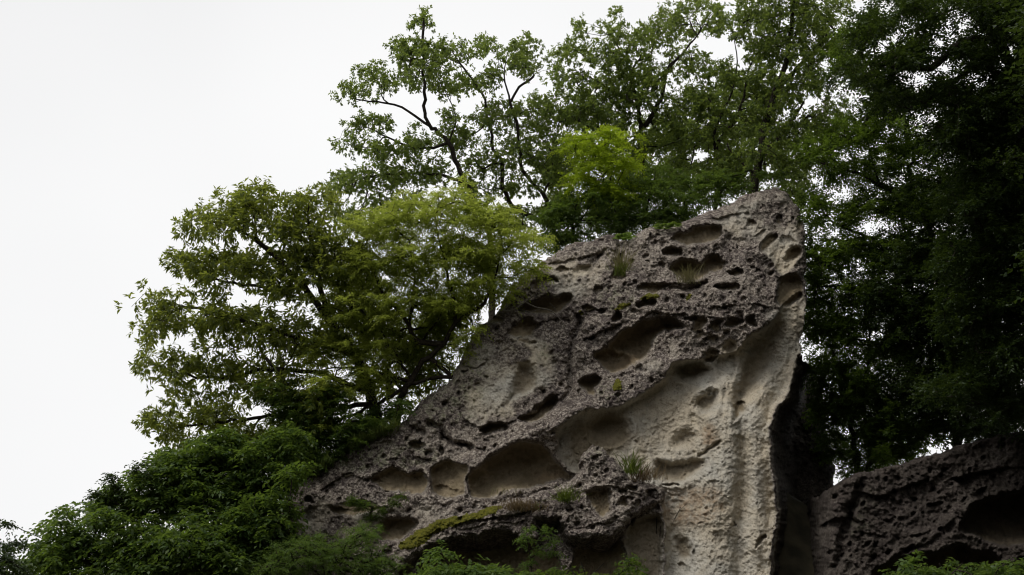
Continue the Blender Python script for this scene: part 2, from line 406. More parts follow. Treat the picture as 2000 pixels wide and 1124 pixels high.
PALE = [([(1085, 862), (1100, 830), (1130, 803), (1165, 797), (1195, 797), (1230, 782), (1270, 762), (1298, 746), (1306, 722), (1318, 707), (1372, 704), (1395, 690), (1440, 692),
          (1452, 664), (1500, 640), (1520, 610), (1528, 596), (1568, 560), (1574, 640), (1566, 705), (1550, 748), (1534, 780), (1512, 800), (1502, 850), (1504, 900), (1516, 985),
          (1512, 1050), (1488, 1190), (1296, 1190), (1300, 1000), (1280, 950), (1240, 935), (1200, 920), (1130, 930), (1090, 905)], .42, 16),
        ([(1490, 490), (1520, 460), (1552, 462), (1564, 490), (1552, 520), (1532, 537), (1518, 530), (1512, 510), (1500, 497)], .08, 10)]
HOL = [
    ([(1012, 606), (1026, 591), (1045, 588), (1067, 577), (1088, 577), (1095, 570), (1117, 572), (1120, 590), (1106, 600), (1095, 613), (1076, 614), (1049, 616), (1031, 616)], .45),
    ([(1037, 563), (1053, 536), (1074, 540), (1088, 540), (1090, 550), (1074, 554), (1060, 556), (1053, 568)], .25),
    (1100, 525, 8, 8, .2), (1168, 568, 9, 8, .22), (1206, 541, 14, 11, .25), (1154, 605, 17, 7, .2), (1205, 618, 11, 10, .4), (1266, 594, 20, 10, .4),
    ([(1109, 529), (1120, 518), (1136, 515), (1154, 511), (1165, 511), (1161, 529), (1152, 540), (1129, 540), (1111, 538)], .16, 16),
    ([(1240, 566), (1256, 555), (1280, 550), (1310, 555), (1315, 560), (1300, 568), (1285, 575), (1255, 572)], .28),
    (1272, 465, 7, 6, .2), (1266, 514, 5, 4, .12), (1284, 462, 5, 4, .15),
    ([(1304, 467), (1322, 453), (1337, 453), (1360, 442), (1377, 444), (1395, 440), (1411, 445), (1408, 467), (1399, 477), (1374, 481), (1345, 483), (1313, 477)], .3),
    ([(1288, 492), (1299, 483), (1321, 483), (1338, 492), (1331, 501), (1310, 504), (1296, 501)], .35),
    ([(1308, 524), (1322, 509), (1345, 502), (1360, 504), (1370, 513), (1376, 506), (1388, 497), (1402, 498), (1420, 508), (1425, 515), (1415, 529), (1395, 536), (1374, 543), (1360, 552), (1338, 552), (1324, 541), (1313, 531)], .6),
    ([(1418, 533), (1431, 524), (1447, 522), (1451, 531), (1445, 540), (1431, 541)], .4), (1481, 526, 8, 4, .16), (1471, 518, 4, 4, .12),
    ([(1481, 490), (1495, 467), (1507, 455), (1516, 456), (1520, 465), (1513, 474), (1500, 492)], .25),
    ([(1530, 508), (1539, 492), (1554, 477), (1566, 483), (1566, 495), (1554, 508), (1538, 513)], .3),
    (1523, 428, 8, 9, .2), (1466, 436, 11, 7, .2), (1561, 438, 8, 8, .15), (1460, 420, 4, 4, .1),
    ([(1515, 560), (1520, 535), (1545, 530), (1563, 540), (1567, 575), (1545, 600), (1527, 597), (1520, 590)], .4),
    ([(1388, 563), (1408, 556), (1424, 553), (1443, 560), (1443, 567), (1427, 573), (1406, 570)], .38),
    (1347, 624, 10, 7, .2), (1363, 634, 22, 15, .28), (1402, 638, 16, 12, .3), (1436, 632, 18, 10, .35), (1467, 631, 11, 9, .3),
    ([(1158, 693), (1180, 677), (1201, 664), (1215, 644), (1240, 628), (1258, 620), (1281, 620), (1308, 617), (1329, 625), (1337, 639), (1336, 648), (1310, 650), (1294, 652), (1281, 661), (1274, 675), (1260, 696), (1244, 709), (1222, 723), (1205, 732), (1181, 728), (1173, 714)], .85),
    ([(1126, 744), (1140, 737), (1160, 733), (1173, 739), (1176, 748), (1169, 755), (1165, 778), (1151, 771), (1133, 758)], .5),
    (1368, 655, 13, 7, .28), (1390, 662, 10, 9, .15), (1386, 692, 15, 13, .3),
    ([(1402, 683), (1410, 668), (1425, 661), (1440, 663), (1447, 675), (1445, 692), (1430, 703), (1410, 697)], .28, 15),
    ([(1310, 725), (1317, 710), (1338, 710), (1372, 709), (1391, 717), (1393, 732), (1368, 745), (1343, 752), (1318, 745)], .36, 20),
    ([(1452, 665), (1490, 640), (1520, 620), (1545, 640), (1530, 700), (1500, 740), (1460, 800), (1430, 830), (1425, 790), (1440, 740), (1447, 700)], .4, 26),
    ([(1308, 858), (1329, 835), (1354, 835), (1365, 849), (1361, 869), (1338, 880), (1311, 876)], .26, 20),
    ([(1353, 799), (1357, 779), (1375, 770), (1400, 758), (1407, 776), (1405, 799), (1389, 811), (1368, 809)], .36, 16),
    ([(1432, 824), (1432, 800), (1442, 790), (1457, 783), (1457, 799), (1446, 818)], .25),
    ([(1276, 897), (1311, 894), (1347, 896), (1372, 894), (1383, 905), (1372, 922), (1347, 940), (1329, 951), (1294, 949), (1276, 937), (1267, 919)], .34, 14),
    (1312, 949, 16, 5, .2),
    ([(1309, 1056), (1323, 1047), (1341, 1049), (1353, 1066), (1359, 1084), (1346, 1100), (1323, 1102), (1311, 1089)], .2, 14),
    (1328, 1106, 9, 4, .12), (1368, 1023, 4, 2.5, .08), (1436, 1022, 4, 5, .12), (1360, 1083, 5, 5, .1),
    ([(1476, 1073), (1478, 1052), (1492, 1040), (1501, 1045), (1489, 1059), (1480, 1075)], .2),
    ([(1140, 840), (1150, 812), (1185, 800), (1225, 805), (1240, 835), (1215, 868), (1170, 872)], .3, 30), (1245, 865, 5, 6, .08),
    ([(915, 923), (940, 909), (956, 896), (979, 878), (1000, 866), (1018, 860), (1045, 862), (1068, 871), (1078, 893), (1089, 910), (1107, 921), (1125, 926), (1114, 937), (1077, 942), (1054, 951), (1018, 958), (982, 966), (956, 974), (936, 978), (918, 978), (911, 953), (911, 935)], .8),
    ([(840, 907), (858, 900), (879, 897), (897, 903), (911, 914), (916, 925), (911, 951), (907, 969), (884, 978), (851, 978), (835, 960)], .45),
    (870, 962, 26, 14, .12),
    ([(722, 937), (741, 926), (759, 917), (775, 914), (798, 921), (818, 916), (832, 921), (837, 942), (828, 969), (803, 973), (789, 962), (754, 960), (729, 951)], .42),
    ([(794, 868), (807, 861), (834, 861), (832, 871), (818, 878), (800, 880)], .25), (682, 932, 11, 7, .16), (602, 980, 9, 7, .2), (865, 877, 6, 9, .25),
    ([(932, 834), (950, 827), (977, 825), (998, 830), (995, 836), (968, 846), (950, 850), (940, 843)], .35),
    ([(1006, 821), (1036, 798), (1074, 775), (1096, 777), (1089, 798), (1062, 817), (1043, 828), (1021, 824)], .5),
    ([(992, 654), (1001, 640), (1020, 625), (1038, 623), (1058, 632), (1054, 643), (1043, 656), (1033, 663), (1008, 663), (986, 656)], .35), (1027, 669, 18, 6, .16),
    ([(1001, 716), (1011, 705), (1029, 703), (1045, 709), (1056, 725), (1058, 741), (1050, 755), (1038, 771), (1002, 789), (993, 807), (981, 798), (990, 771), (999, 745)], .34, 20),
    (912, 729, 7, 5, .14), (949, 736, 4, 4, .1), (966, 627, 14, 9, .2),
    # the wall under the ledge
    ([(1115, 1075), (1150, 1050), (1190, 1050), (1215, 1045), (1225, 1100), (1220, 1180), (1105, 1180)], .5),
    ([(810, 1100), (850, 1060), (930, 1040), (990, 1025), (1025, 1040), (1035, 1070), (1060, 1080), (1100, 1085), (1095, 1180), (810, 1180)], .7),
    ([(1040, 1015), (1070, 1005), (1104, 1015), (1106, 1045), (1060, 1050)], .35),
    ([(745, 1010), (790, 1008), (809, 1015), (824, 1023), (801, 1045), (776, 1062), (745, 1062), (732, 1030)], .55),
    ([(1222, 1025), (1245, 1003), (1285, 1003), (1298, 1015), (1300, 1100), (1290, 1180), (1230, 1180), (1215, 1070)], .32, 12),
    ([(640, 990), (690, 975), (740, 985), (745, 1000), (700, 1010), (650, 1005)], .12),
]
LINES = [([(1179, 490), (1166, 515), (1152, 540)], .14, 4), ([(1130, 618), (1119, 668), (1112, 695), (1120, 740), (1112, 770), (1091, 792)], .22, 5),
         ([(1313, 567), (1335, 567), (1356, 563), (1381, 552)], .2, 4), ([(840, 827), (860, 830), (867, 846), (881, 860), (899, 868), (916, 876)], .3, 6),
         ([(795, 832), (812, 842), (832, 840)], .25, 5), ([(1090, 862), (1086, 885), (1092, 905)], .2, 6),
         ([(1445, 770), (1452, 860), (1454, 960), (1446, 1040), (1440, 1190)], .17, 12), ([(1213, 470), (1210, 500), (1206, 540)], .2, 9),
         ([(1366, 893), (1390, 880), (1408, 862)], .14, 4), ([(1150, 800), (1110, 812), (1090, 840), (1060, 850), (1010, 856), (960, 880), (916, 915)], -.16, 22),
         ([(1440, 740), (1400, 756), (1350, 768)], -.1, 14), ([(1204, 680), (1222, 695), (1240, 708)], -.22, 8)]
BUL = [([(1415, 830), (1400, 960), (1390, 1190)], .5, 62), ([(1485, 780), (1488, 960), (1480, 1190)], .30, 26),
       ([(1300, 590), (1420, 600)], .25, 60), ([(1020, 845), (1180, 780), (1330, 690)], .22, 30)]
STAIN = [([(1285, 952), (1330, 955), (1400, 940), (1420, 990), (1380, 1030), (1310, 1040), (1285, 1000)], .9), ([(1366, 820), (1408, 826), (1405, 870), (1370, 880)], .9),
         ([(1300, 700), (1285, 670), (1296, 655), (1310, 680)], .5), ([(1200, 700), (1260, 690), (1240, 720), (1190, 735)], .5), ([(1050, 915), (1125, 925), (1100, 945), (1040, 950)], .5)]
LICH = [([(820, 760), (900, 700), (950, 690), (960, 760), (920, 830), (820, 840)], .8), ([(660, 880), (800, 850), (880, 890), (820, 910), (700, 930), (650, 920)], .8),
        ([(1160, 560), (1250, 560), (1240, 610), (1180, 620)], .6), ([(1160, 750), (1210, 740), (1220, 780), (1180, 790)], .7), ([(1040, 680), (1090, 660), (1100, 700), (1050, 720)], .6)]
# the face right of the pale edge turns away into the cleft
HALF = [([(1380, 430), (1480, 380), (1545, 370), (1570, 450), (1560, 540), (1500, 470), (1420, 470)], .8), ([(900, 700), (980, 640), (1080, 660), (1090, 760), (1000, 830), (900, 830)], .9),
        ([(1020, 540), (1120, 490), (1200, 480), (1190, 560), (1120, 600)], .6), ([(560, 1000), (640, 960), (760, 980), (760, 1040), (600, 1060)], .7), ([(1250, 640), (1330, 660), (1320, 720), (1200, 760)], .5),
        ([(1470, 620), (1570, 560), (1580, 700)], .6), ([(780, 990), (900, 985), (960, 990), (860, 1020), (770, 1040)], .8)]
LEDGES = [([(1381, 428), (1430, 422), (1475, 418)], .14, 12), ([(1020, 640), (1080, 622), (1140, 612), (1190, 600)], .14, 14), ([(1040, 520), (1090, 508), (1150, 500), (1180, 486)], .14, 14),
          ([(790, 836), (842, 828), (872, 850), (920, 876), (962, 882)], .2, 14), ([(895, 800), (930, 832), (1000, 830), (1050, 798), (1100, 770)], .18, 14), ([(560, 1012), (640, 984), (700, 1000), (765, 990)], .2, 16),
          ([(612, 962), (680, 928), (725, 940)], .14, 12), ([(880, 692), (922, 722), (962, 700), (995, 678)], .14, 14), ([(1130, 664), (1190, 646), (1250, 612), (1330, 612), (1420, 622)], .16, 14),
          ([(1200, 565), (1250, 552), (1310, 560), (1381, 550)], .16, 13), ([(700, 880), (760, 860), (800, 862), (850, 880)], .14, 14), ([(1420, 470), (1470, 462), (1500, 448)], .12, 12), ([(1100, 700), (1130, 690), (1160, 700)], .14, 10),
          ([(1150, 800), (1200, 798), (1240, 780), (1290, 752)], .16, 10), ([(1380, 600), (1450, 590), (1510, 600)], .14, 14), ([(740, 905), (800, 892), (850, 898)], .12, 12), ([(1290, 955), (1340, 958), (1400, 932)], .12, 14), ([(1330, 1010), (1380, 1040), (1430, 1040)], .06, 12)]
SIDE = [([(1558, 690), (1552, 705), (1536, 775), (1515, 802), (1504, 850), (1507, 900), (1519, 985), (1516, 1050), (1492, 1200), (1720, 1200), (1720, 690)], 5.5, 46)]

orig = P(1300, 1150, 21); orig[2] = terrain(orig[0], orig[1])
outcrop = empty('rock_outcrop', orig)
tag(outcrop, 'tall grey-brown crag riddled with round weathered hollows in the middle', 'rock')
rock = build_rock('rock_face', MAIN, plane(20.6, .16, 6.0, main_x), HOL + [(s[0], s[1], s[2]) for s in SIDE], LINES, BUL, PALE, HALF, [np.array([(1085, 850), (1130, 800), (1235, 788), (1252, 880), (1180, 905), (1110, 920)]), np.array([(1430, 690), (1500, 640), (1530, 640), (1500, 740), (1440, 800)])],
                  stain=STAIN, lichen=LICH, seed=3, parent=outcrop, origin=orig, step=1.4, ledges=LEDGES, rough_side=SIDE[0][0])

LEDGE = [(774, 1122), (768, 1080), (784, 1052), (820, 1030), (850, 1014), (890, 1006), (930, 999), (970, 984), (1010, 971), (1050, 959), (1090, 949), (1115, 938), (1138, 915), (1136, 890),
         (1145, 876), (1160, 866), (1180, 873), (1190, 890), (1206, 893), (1216, 915), (1230, 935), (1262, 945), (1290, 950), (1302, 966), (1292, 990), (1258, 1000), (1227, 1020), (1217, 1042),
         (1200, 1052), (1185, 1057), (1160, 1055), (1130, 1054), (1104, 1045), (1098, 1015), (1060, 1012), (1044, 1018), (1052, 1050), (1036, 1062), (1018, 1050), (1006, 1038), (985, 1034), (960, 1037),
         (920, 1048), (870, 1058), (840, 1072), (815, 1090), (790, 1118)]
LH = [([(1145, 961), (1161, 958), (1181, 956), (1191, 969), (1194, 981), (1197, 1002), (1181, 1012), (1168, 1007), (1158, 991), (1146, 976)], .4), (1215, 961, 11, 7, .2), (1217, 981, 13, 10, .2),
      (1237, 950, 12, 6, .25), (1110, 992, 8, 5, .15), (1275, 967, 12, 9, .25), (1163, 895, 7, 6, .1), (1232, 972, 8, 6, .15), (1246, 985, 9, 7, .15)]
ledge = build_rock('rock_ledge', LEDGE, plane(19.85, .22, 6.0, lambda x, y: .5 * smooth((1000 - x) / 300) + .6 * smooth((x - 1215) / 90)), LH, [], [], [], lichen=[([(1140, 868), (1190, 870), (1180, 900), (1140, 905)], .6)],
                   ledges=[([(830, 1046), (900, 1022), (1000, 1002), (1060, 985)], .16, 12), ([(1090, 975), (1130, 960), (1190, 952), (1250, 962)], .14, 10), ([(880, 1040), (960, 1018), (1030, 1016)], .1, 9), ([(1120, 1030), (1180, 1024), (1220, 1010)], .14, 10)], seed=31, parent=outcrop, origin=orig, step=1.4, back=1.6, roll=(16, .3))

RIGHT = [(1470, 1200), (1490, 1060), (1520, 1000), (1575, 978), (1602, 962), (1640, 935), (1700, 921), (1770, 903), (1830, 885), (1872, 870), (1900, 862), (1960, 848), (2030, 832), (2120, 810), (2250, 790), (2250, 1200)]
RHOL = [([(1869, 1036), (1881, 1001), (1909, 973), (1944, 970), (1979, 961), (2015, 959), (2080, 970), (2080, 1064), (1956, 1067), (1921, 1057), (1890, 1041)], 1.5),
        ([(1697, 1124), (1712, 1109), (1744, 1093), (1763, 1083), (1815, 1083), (1857, 1069), (1885, 1060), (1892, 1076), (1932, 1071), (1946, 1085), (1956, 1095), (1990, 1190), (1690, 1190)], 1.0),
        (1668, 1012, 12, 9, .2)]
o2 = P(1850, 1150, 21); o2[2] = terrain(o2[0], o2[1])
right_rock = empty('rock_outcrop', o2)
tag(right_rock, 'dark low shaded crag with black caves in the lower right corner', 'rock')
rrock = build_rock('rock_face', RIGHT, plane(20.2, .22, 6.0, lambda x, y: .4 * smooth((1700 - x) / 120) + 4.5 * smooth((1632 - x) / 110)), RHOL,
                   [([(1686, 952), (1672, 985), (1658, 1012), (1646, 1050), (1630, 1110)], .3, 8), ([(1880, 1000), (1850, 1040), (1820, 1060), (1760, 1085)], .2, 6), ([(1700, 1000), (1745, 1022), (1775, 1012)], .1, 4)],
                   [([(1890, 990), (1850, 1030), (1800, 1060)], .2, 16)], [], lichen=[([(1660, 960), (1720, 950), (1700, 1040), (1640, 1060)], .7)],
                   stain=[([(1960, 1070), (2050, 1060), (2050, 1110), (1960, 1100)], 1.0)], seed=57, parent=right_rock, origin=o2, step=2.0, roll=(12, .3), mat='shaded_rock', rough=1.5, ledges=[([(1640, 960), (1720, 968), (1800, 940), (1900, 930), (2050, 900)], .35, 26), ([(1680, 1040), (1760, 1050), (1830, 1030)], .2, 18), ([(1600, 1030), (1640, 1010), (1690, 1020)], .3, 18), ([(1800, 990), (1860, 975), (1930, 950)], .25, 18)])

def surf(px, py, R=rock, off=0.0):
    j = int(np.clip(round((px - R.xs[0]) / R.step), 0, len(R.xs) - 1)); i = int(np.clip(round((py - R.ys[0]) / R.step), 0, len(R.ys) - 1))
    return R.T[i, j] - off

# ------------------------------------------------------------------ foliage
def leaf_arrays(b, d, n, L, W, detail=True, droop=.15):
    d = nrm(d); s = nrm(np.cross(d, n)); n = nrm(np.cross(s, d)); L = L[:, None]; W = W[:, None]
    v0 = b; v1 = b + d * L * .45 + s * W * .5 + n * W * .14; v3 = b + d * L * .45 - s * W * .5 + n * W * .14; v4 = b + d * L - n * L * droop
    k = len(b)
    if detail:
        v2 = b + d * L * .5
        v = np.stack([v0, v1, v2, v3, v4], 1).reshape(-1, 3); o = np.arange(k)[:, None, None] * 5
        f = (o + np.array([[0, 1, 2], [0, 2, 3], [1, 4, 2], [2, 4, 3]])[None]).reshape(-1, 3)
    else:
        v = np.stack([v0, v1, v4, v3], 1).reshape(-1, 3); o = np.arange(k)[:, None, None] * 4
        f = (o + np.array([[0, 1, 2], [0, 2, 3]])[None]).reshape(-1, 3)
    return v, f

def rnd_dir(rng, n): return nrm(rng.normal(size=(n, 3)))

UP = np.array([0, 0, 1.0])

def leaves(rng, pos, dirs, style, size=1.0, detail=True):
    """leaf sprays around the twig ends pos (growing along dirs)"""
    n = len(pos)
    if style in ('rosette', 'oak'):
        ntw, nl, Lt, Ll, Wl, droop = dict(rosette=(7, 9, .30, .130, .040, .5), oak=(10, 9, .25, .088, .040, .3))[style]
        p = np.repeat(pos, ntw, 0); d = np.repeat(dirs, ntw, 0)
        td = nrm(d * .5 + rnd_dir(rng, len(p)) * .9 + UP * .25); tl = Lt * rng.uniform(.35, 1.15, len(p))
        P0 = np.repeat(p, nl, 0); D0 = np.repeat(td, nl, 0); TL = np.repeat(tl, nl)
        u = rng.uniform(.35, 1, len(P0)) ** .6
        b = P0 + D0 * (TL * u)[:, None]
        r = rnd_dir(rng, len(b)); r = nrm(r - D0 * np.sum(r * D0, -1, keepdims=True))
        ld = nrm(D0 * .55 + r * .9 - UP * droop * rng.uniform(.2, 1.2, len(b))[:, None])
        nn = nrm(UP + .55 * rng.normal(size=b.shape))
        L = Ll * size * rng.uniform(.5, 1.25, len(b)); W = Wl * size * rng.uniform(.8, 1.15, len(b))
        return leaf_arrays(b, ld, nn, L, W, detail)
    # sprays of two-ranked leaflets
    nsp, nl, Ls, Ll, Wl, sag = dict(spray=(5, 13, .34, .055, .021, .25), pinnate=(8, 18, .36, .070, .025, .45), maple=(8, 14, .36, .066, .040, .12),
                                    shrub=(6, 12, .26, .075, .036, .35), fine=(7, 12, .16, .030, .018, .2), kudzu=(5, 9, .34, .125, .052, .55))[style]
    p = np.repeat(pos, nsp, 0); d = np.repeat(dirs, nsp, 0)
    sd_ = d * .5 + rnd_dir(rng, len(p)); sd_[:, 2] = sd_[:, 2] * (.7 if style == 'maple' else .35) + .12; sd_ = nrm(sd_)
    Lr = Ls * size * rng.uniform(.6, 1.15, len(p)); sn = nrm(UP + .3 * rng.normal(size=p.shape))
    side = nrm(np.cross(sd_, sn))
    j = np.arange(nl); u = np.tile((j + .6) / nl, len(p)); sg = np.tile(np.where(j % 2 == 0, 1., -1.), len(p))
    P0, D0, S0, N0, LR = [np.repeat(a, nl, 0) for a in (p, sd_, side, sn, Lr)]
    b = P0 + D0 * (LR * u)[:, None] - UP * (LR * sag * u * u)[:, None]
    b = b + rng.normal(size=b.shape) * .012
    dd = D0 - UP * (sag * 2 * u)[:, None] * .6
    ld = nrm(dd * .6 + S0 * sg[:, None] * .85 + rng.normal(size=b.shape) * .18 - UP * .15)
    nn = nrm(N0 + .35 * rng.normal(size=b.shape))
    L = Ll * size * rng.uniform(.7, 1.15, len(b)) * (1 - .35 * np.abs(u - .45)); W = Wl * size * rng.uniform(.8, 1.15, len(b))
    return leaf_arrays(b, ld, nn, L, W, detail)

def tubes(p0, p1, r0, r1, sides):
    d = nrm(p1 - p0); ref = np.where(np.abs(d[:, 2:3]) > .9, np.array([[1., 0, 0]]), np.array([[0, 0, 1.]]))
    a = nrm(np.cross(d, ref)); b = np.cross(d, a)
    th = np.arange(sides) / sides * 2 * math.pi
    ring = a[:, None] * np.cos(th)[None, :, None] + b[:, None] * np.sin(th)[None, :, None]
    e = d * np.minimum(r1, .05)[:, None] * .4
    v = np.concatenate([(p0 - e)[:, None] + ring * r0[:, None, None], (p1 + e)[:, None] + ring * r1[:, None, None]], 1)
    o = np.arange(len(p0))[:, None, None] * 2 * sides; i = np.arange(sides); k = (i + 1) % sides
    f = o + np.stack([i, k, k + sides, i + sides], -1)[None]
    return v.reshape(-1, 3), f.reshape(-1, 4)

def join(parts):
    vs, fs, n = [], [], 0
    for v, f in parts:
        vs.append(v); fs.append(f + n); n += len(v)
    return np.concatenate(vs), np.concatenate(fs)

GAPS = []       # openings of sky between the crowns (cx, cy, rx, ry)

def catmull(p, step):
    p = np.asarray(p, float); q = np.vstack([2 * p[0] - p[1], p, 2 * p[-1] - p[-2]]); out = []
    for i in range(1, len(q) - 2):
        n = max(1, int(np.linalg.norm(q[i + 1] - q[i]) / step))
        for k in range(n):
            u = k / n
            out.append(.5 * (2 * q[i] + (q[i + 1] - q[i - 1]) * u + (2 * q[i - 1] - 5 * q[i] + 4 * q[i + 1] - q[i + 2]) * u * u + (3 * q[i] - q[i - 1] - 3 * q[i + 1] + q[i + 2]) * u ** 3))
    out.append(p[-1]); return np.array(out)

def plant(name, label, cat, t0, limbs, blobs, style, lmat, seed, area=330, thick=1.0, size=1.0, group=None, bark='bark', trunk='trunk', branch='branch',
          crown='crown', detail=True, ground_it=True, tipr=.0045, gaps=True, base_t=None):
    """limbs: list of (points, radius) on the photograph with their own distance; blobs: leafy masses (cx, cy, rx, ry[, dt])"""
    rng = np.random.default_rng(seed)
    pos, par, own, rad = [], [], [], []
    for li, (pts, r) in enumerate(limbs):
        w3 = np.array([P(p[0], p[1], t0 + (p[2] if len(p) > 2 else 0)) for p in pts])
        if li == 0 and ground_it:
            g = w3[0].copy(); zt = float(terrain(g[0], g[1]))
            if zt < g[2] - .1:
                g[2] = zt - .1; w3 = np.vstack([g[None], w3])
        c = catmull(w3, .14); c[1:-1] += rng.normal(size=c[1:-1].shape) * min(.018, r * .3)
        if li == 0: prev = -1; root = c[0].copy()
        else:
            q = np.array(pos); prev = int(np.argmin(np.linalg.norm(q - c[0], axis=1)))
            if np.linalg.norm(q[prev] - c[0]) < .05: c = c[1:]
        for k, p in enumerate(c):
            pos.append(p); par.append(prev); own.append(li); rad.append(r * (1 - .65 * k / len(c))); prev = len(pos) - 1
    nl = len(pos)
    att = []
    for bl in blobs:
        cx, cy, rx, ry = bl[:4]; dt = bl[4] if len(bl) > 4 else 0
        n = max(3, int(1.35 * math.pi * rx * ry / area))
        q = rng.normal(size=(n, 3)); q = nrm(q) * (rng.uniform(0, 1, (n, 1)) ** (1 / 2.6)); q *= np.exp(.2 * rng.normal(size=(n, 1)))
        X, Y, D = cx + q[:, 0] * rx, cy + q[:, 1] * ry, t0 + dt + q[:, 2] * thick
        ok = np.ones(n, bool)
        if gaps:
            for g in GAPS: ok &= ((X - g[0]) / g[2]) ** 2 + ((Y - g[1]) / g[3]) ** 2 > 1
        att.append(P(X, Y, D)[ok])
    att = np.concatenate(att)
    base = np.array(pos); dmin = np.min(np.linalg.norm(att[:, None] - base[None, ::2], axis=2), 1); att = att[np.argsort(dmin)]
    cap = nl + len(att) * 9
    NP = np.zeros((cap, 3)); ND = np.zeros((cap, 3)); NP[:nl] = base
    for i in range(nl): ND[i] = NP[i] - NP[par[i]] if par[i] >= 0 else UP
    ND[:nl] = nrm(ND[:nl]); PL = np.zeros(cap); cnt = nl; tips = []
    for a in att:
        dv = a - NP[:cnt]; L = np.linalg.norm(dv, axis=1); cs = np.sum(dv * ND[:cnt], 1) / np.maximum(L, 1e-6)
        i = int(np.argmin(L * (1.45 - .45 * cs) + .12 * PL[:cnt]))
        L = L[i]; k = max(1, min(8, int(math.ceil(L / .2)))); p0 = NP[i]; c1 = p0 + ND[i] * L * .35 + UP * L * .05; prev = i
        for j in range(1, k + 1):
            u = j / k; p = (1 - u) ** 2 * p0 + 2 * u * (1 - u) * c1 + u * u * a
            if j < k: p = p + rng.normal(size=3) * .012
            NP[cnt] = p; ND[cnt] = nrm(p - NP[prev]); PL[cnt] = PL[prev] + L / k; par.append(prev); own.append(own[prev]); prev = cnt; cnt += 1
        tips.append(prev)
    NP, ND = NP[:cnt], ND[:cnt]; par = np.array(par); own = np.array(own)
    cn = np.zeros(cnt); cn[tips] = 1
    for i in range(cnt - 1, 0, -1):
        if par[i] >= 0: cn[par[i]] += cn[i]
    R = tipr * np.sqrt(np.maximum(cn, .6)); R[:nl] = np.maximum(np.minimum(R[:nl], np.array(rad) * 1.2), np.array(rad))
    top = empty(name, root); tag(top, label, cat, group)
    e = np.nonzero(par >= 0)[0]
    for li in range(len(limbs)):
        ee = e[own[e] == li]
        if len(ee) == 0: continue
        r1 = R[ee]; r0 = np.minimum(R[par[ee]], r1 * 1.25); parts = []
        for lo, hi, sides in ((0, .012, 3), (.012, .05, 5), (.05, 9, 9)):
            m_ = (r1 >= lo) & (r1 < hi)
            if m_.any(): parts.append(tubes(NP[par[ee[m_]]], NP[ee[m_]], r0[m_], r1[m_], sides))
        v, f = join(parts); mesh(trunk if li == 0 else branch, v, f, M[bark], top, True, root)
    tips = np.array(tips)
    v, f = leaves(rng, NP[tips], ND[tips], style, size, detail)
    o = mesh(crown, v, f, M[lmat], top, False, root); o['kind'] = 'stuff'
    return top

# ------------------------------------------------------------------ trees
GAPS += [(1415, 95, 40, 26), (1340, 110, 14, 10), (445, 562, 28, 15), (535, 600, 22, 10), (365, 690, 24, 10), (480, 480, 12, 10), (400, 860, 20, 14), (330, 660, 14, 8), (590, 720, 12, 12), (680, 740, 20, 12), (905, 200, 26, 30), (985, 160, 12, 10), (775, 255, 26, 14), (760, 205, 10, 6), (735, 790, 40, 26), (1460, 352, 14, 10),
         (1050, 395, 26, 18), (1640, 385, 40, 14), (1610, 450, 26, 14), (1310, 300, 20, 10), (1255, 330, 8, 20), (1370, 310, 20, 14), (700, 215, 20, 8), (850, 300, 14, 14), (1700, 660, 30, 14), (1612, 690, 12, 10), (1790, 40, 14, 18), (1700, 90, 14, 10),
         (1840, 125, 44, 22), (1880, 40, 26, 20), (1660, 40, 28, 22), (1745, 75, 30, 26), (1680, 190, 24, 24), (1780, 165, 40, 20), (1650, 170, 20, 22), (1840, 70, 26, 28), (1730, 20, 24, 18), (1900, 160, 20, 18), (1830, 215, 26, 16), (1615, 130, 20, 20),
         (1850, 330, 14, 10), (1740, 540, 10, 8), (1940, 440, 12, 8), (1680, 600, 12, 8), (1870, 660, 12, 10), (1690, 880, 14, 10), (1800, 885, 16, 8), (1635, 905, 14, 12)]

plant('evergreen_tree', 'dark spreading tree of long drooping leaves reaching far left over the slope', 'tree', 23.2,
      [([(735, 850), (722, 770), (692, 695), (640, 622), (592, 562), (545, 510), (500, 465)], .13), ([(692, 695), (610, 668), (520, 640), (430, 612), (360, 600)], .06),
       ([(640, 622), (622, 540), (606, 470), (600, 420)], .05), ([(722, 770), (630, 730), (520, 722), (430, 738), (350, 730)], .06), ([(592, 562), (500, 560), (420, 545), (370, 530)], .035),
       ([(545, 510), (470, 450), (400, 430)], .03), ([(722, 790), (640, 800), (540, 810), (440, 825), (350, 835)], .05)],
      [(390, 440, 42, 26), (470, 425, 70, 50), (500, 385, 34, 26), (570, 440, 70, 55), (615, 400, 48, 28), (345, 520, 26, 16), (390, 520, 48, 32), (460, 530, 75, 45), (560, 540, 80, 55), (312, 598, 54, 28),
       (390, 625, 75, 36), (500, 640, 90, 45), (308, 645, 46, 18), (314, 715, 56, 22), (400, 720, 75, 34), (500, 740, 80, 45), (345, 775, 40, 16), (320, 828, 52, 24), (420, 815, 75, 36), (355, 866, 50, 18),
       (470, 860, 60, 32), (650, 500, 70, 60), (590, 680, 70, 55), (600, 800, 60, 50), (800, 685, 70, 55, 1), (865, 640, 50, 45, 1), (755, 765, 60, 40, 1), (905, 600, 40, 40, 1), (700, 650, 60, 60, .8), (820, 740, 40, 30, .8), (700, 560, 60, 50, 1)], 'rosette', 'evergreen', 11, area=310, thick=1.1, size=1.05)

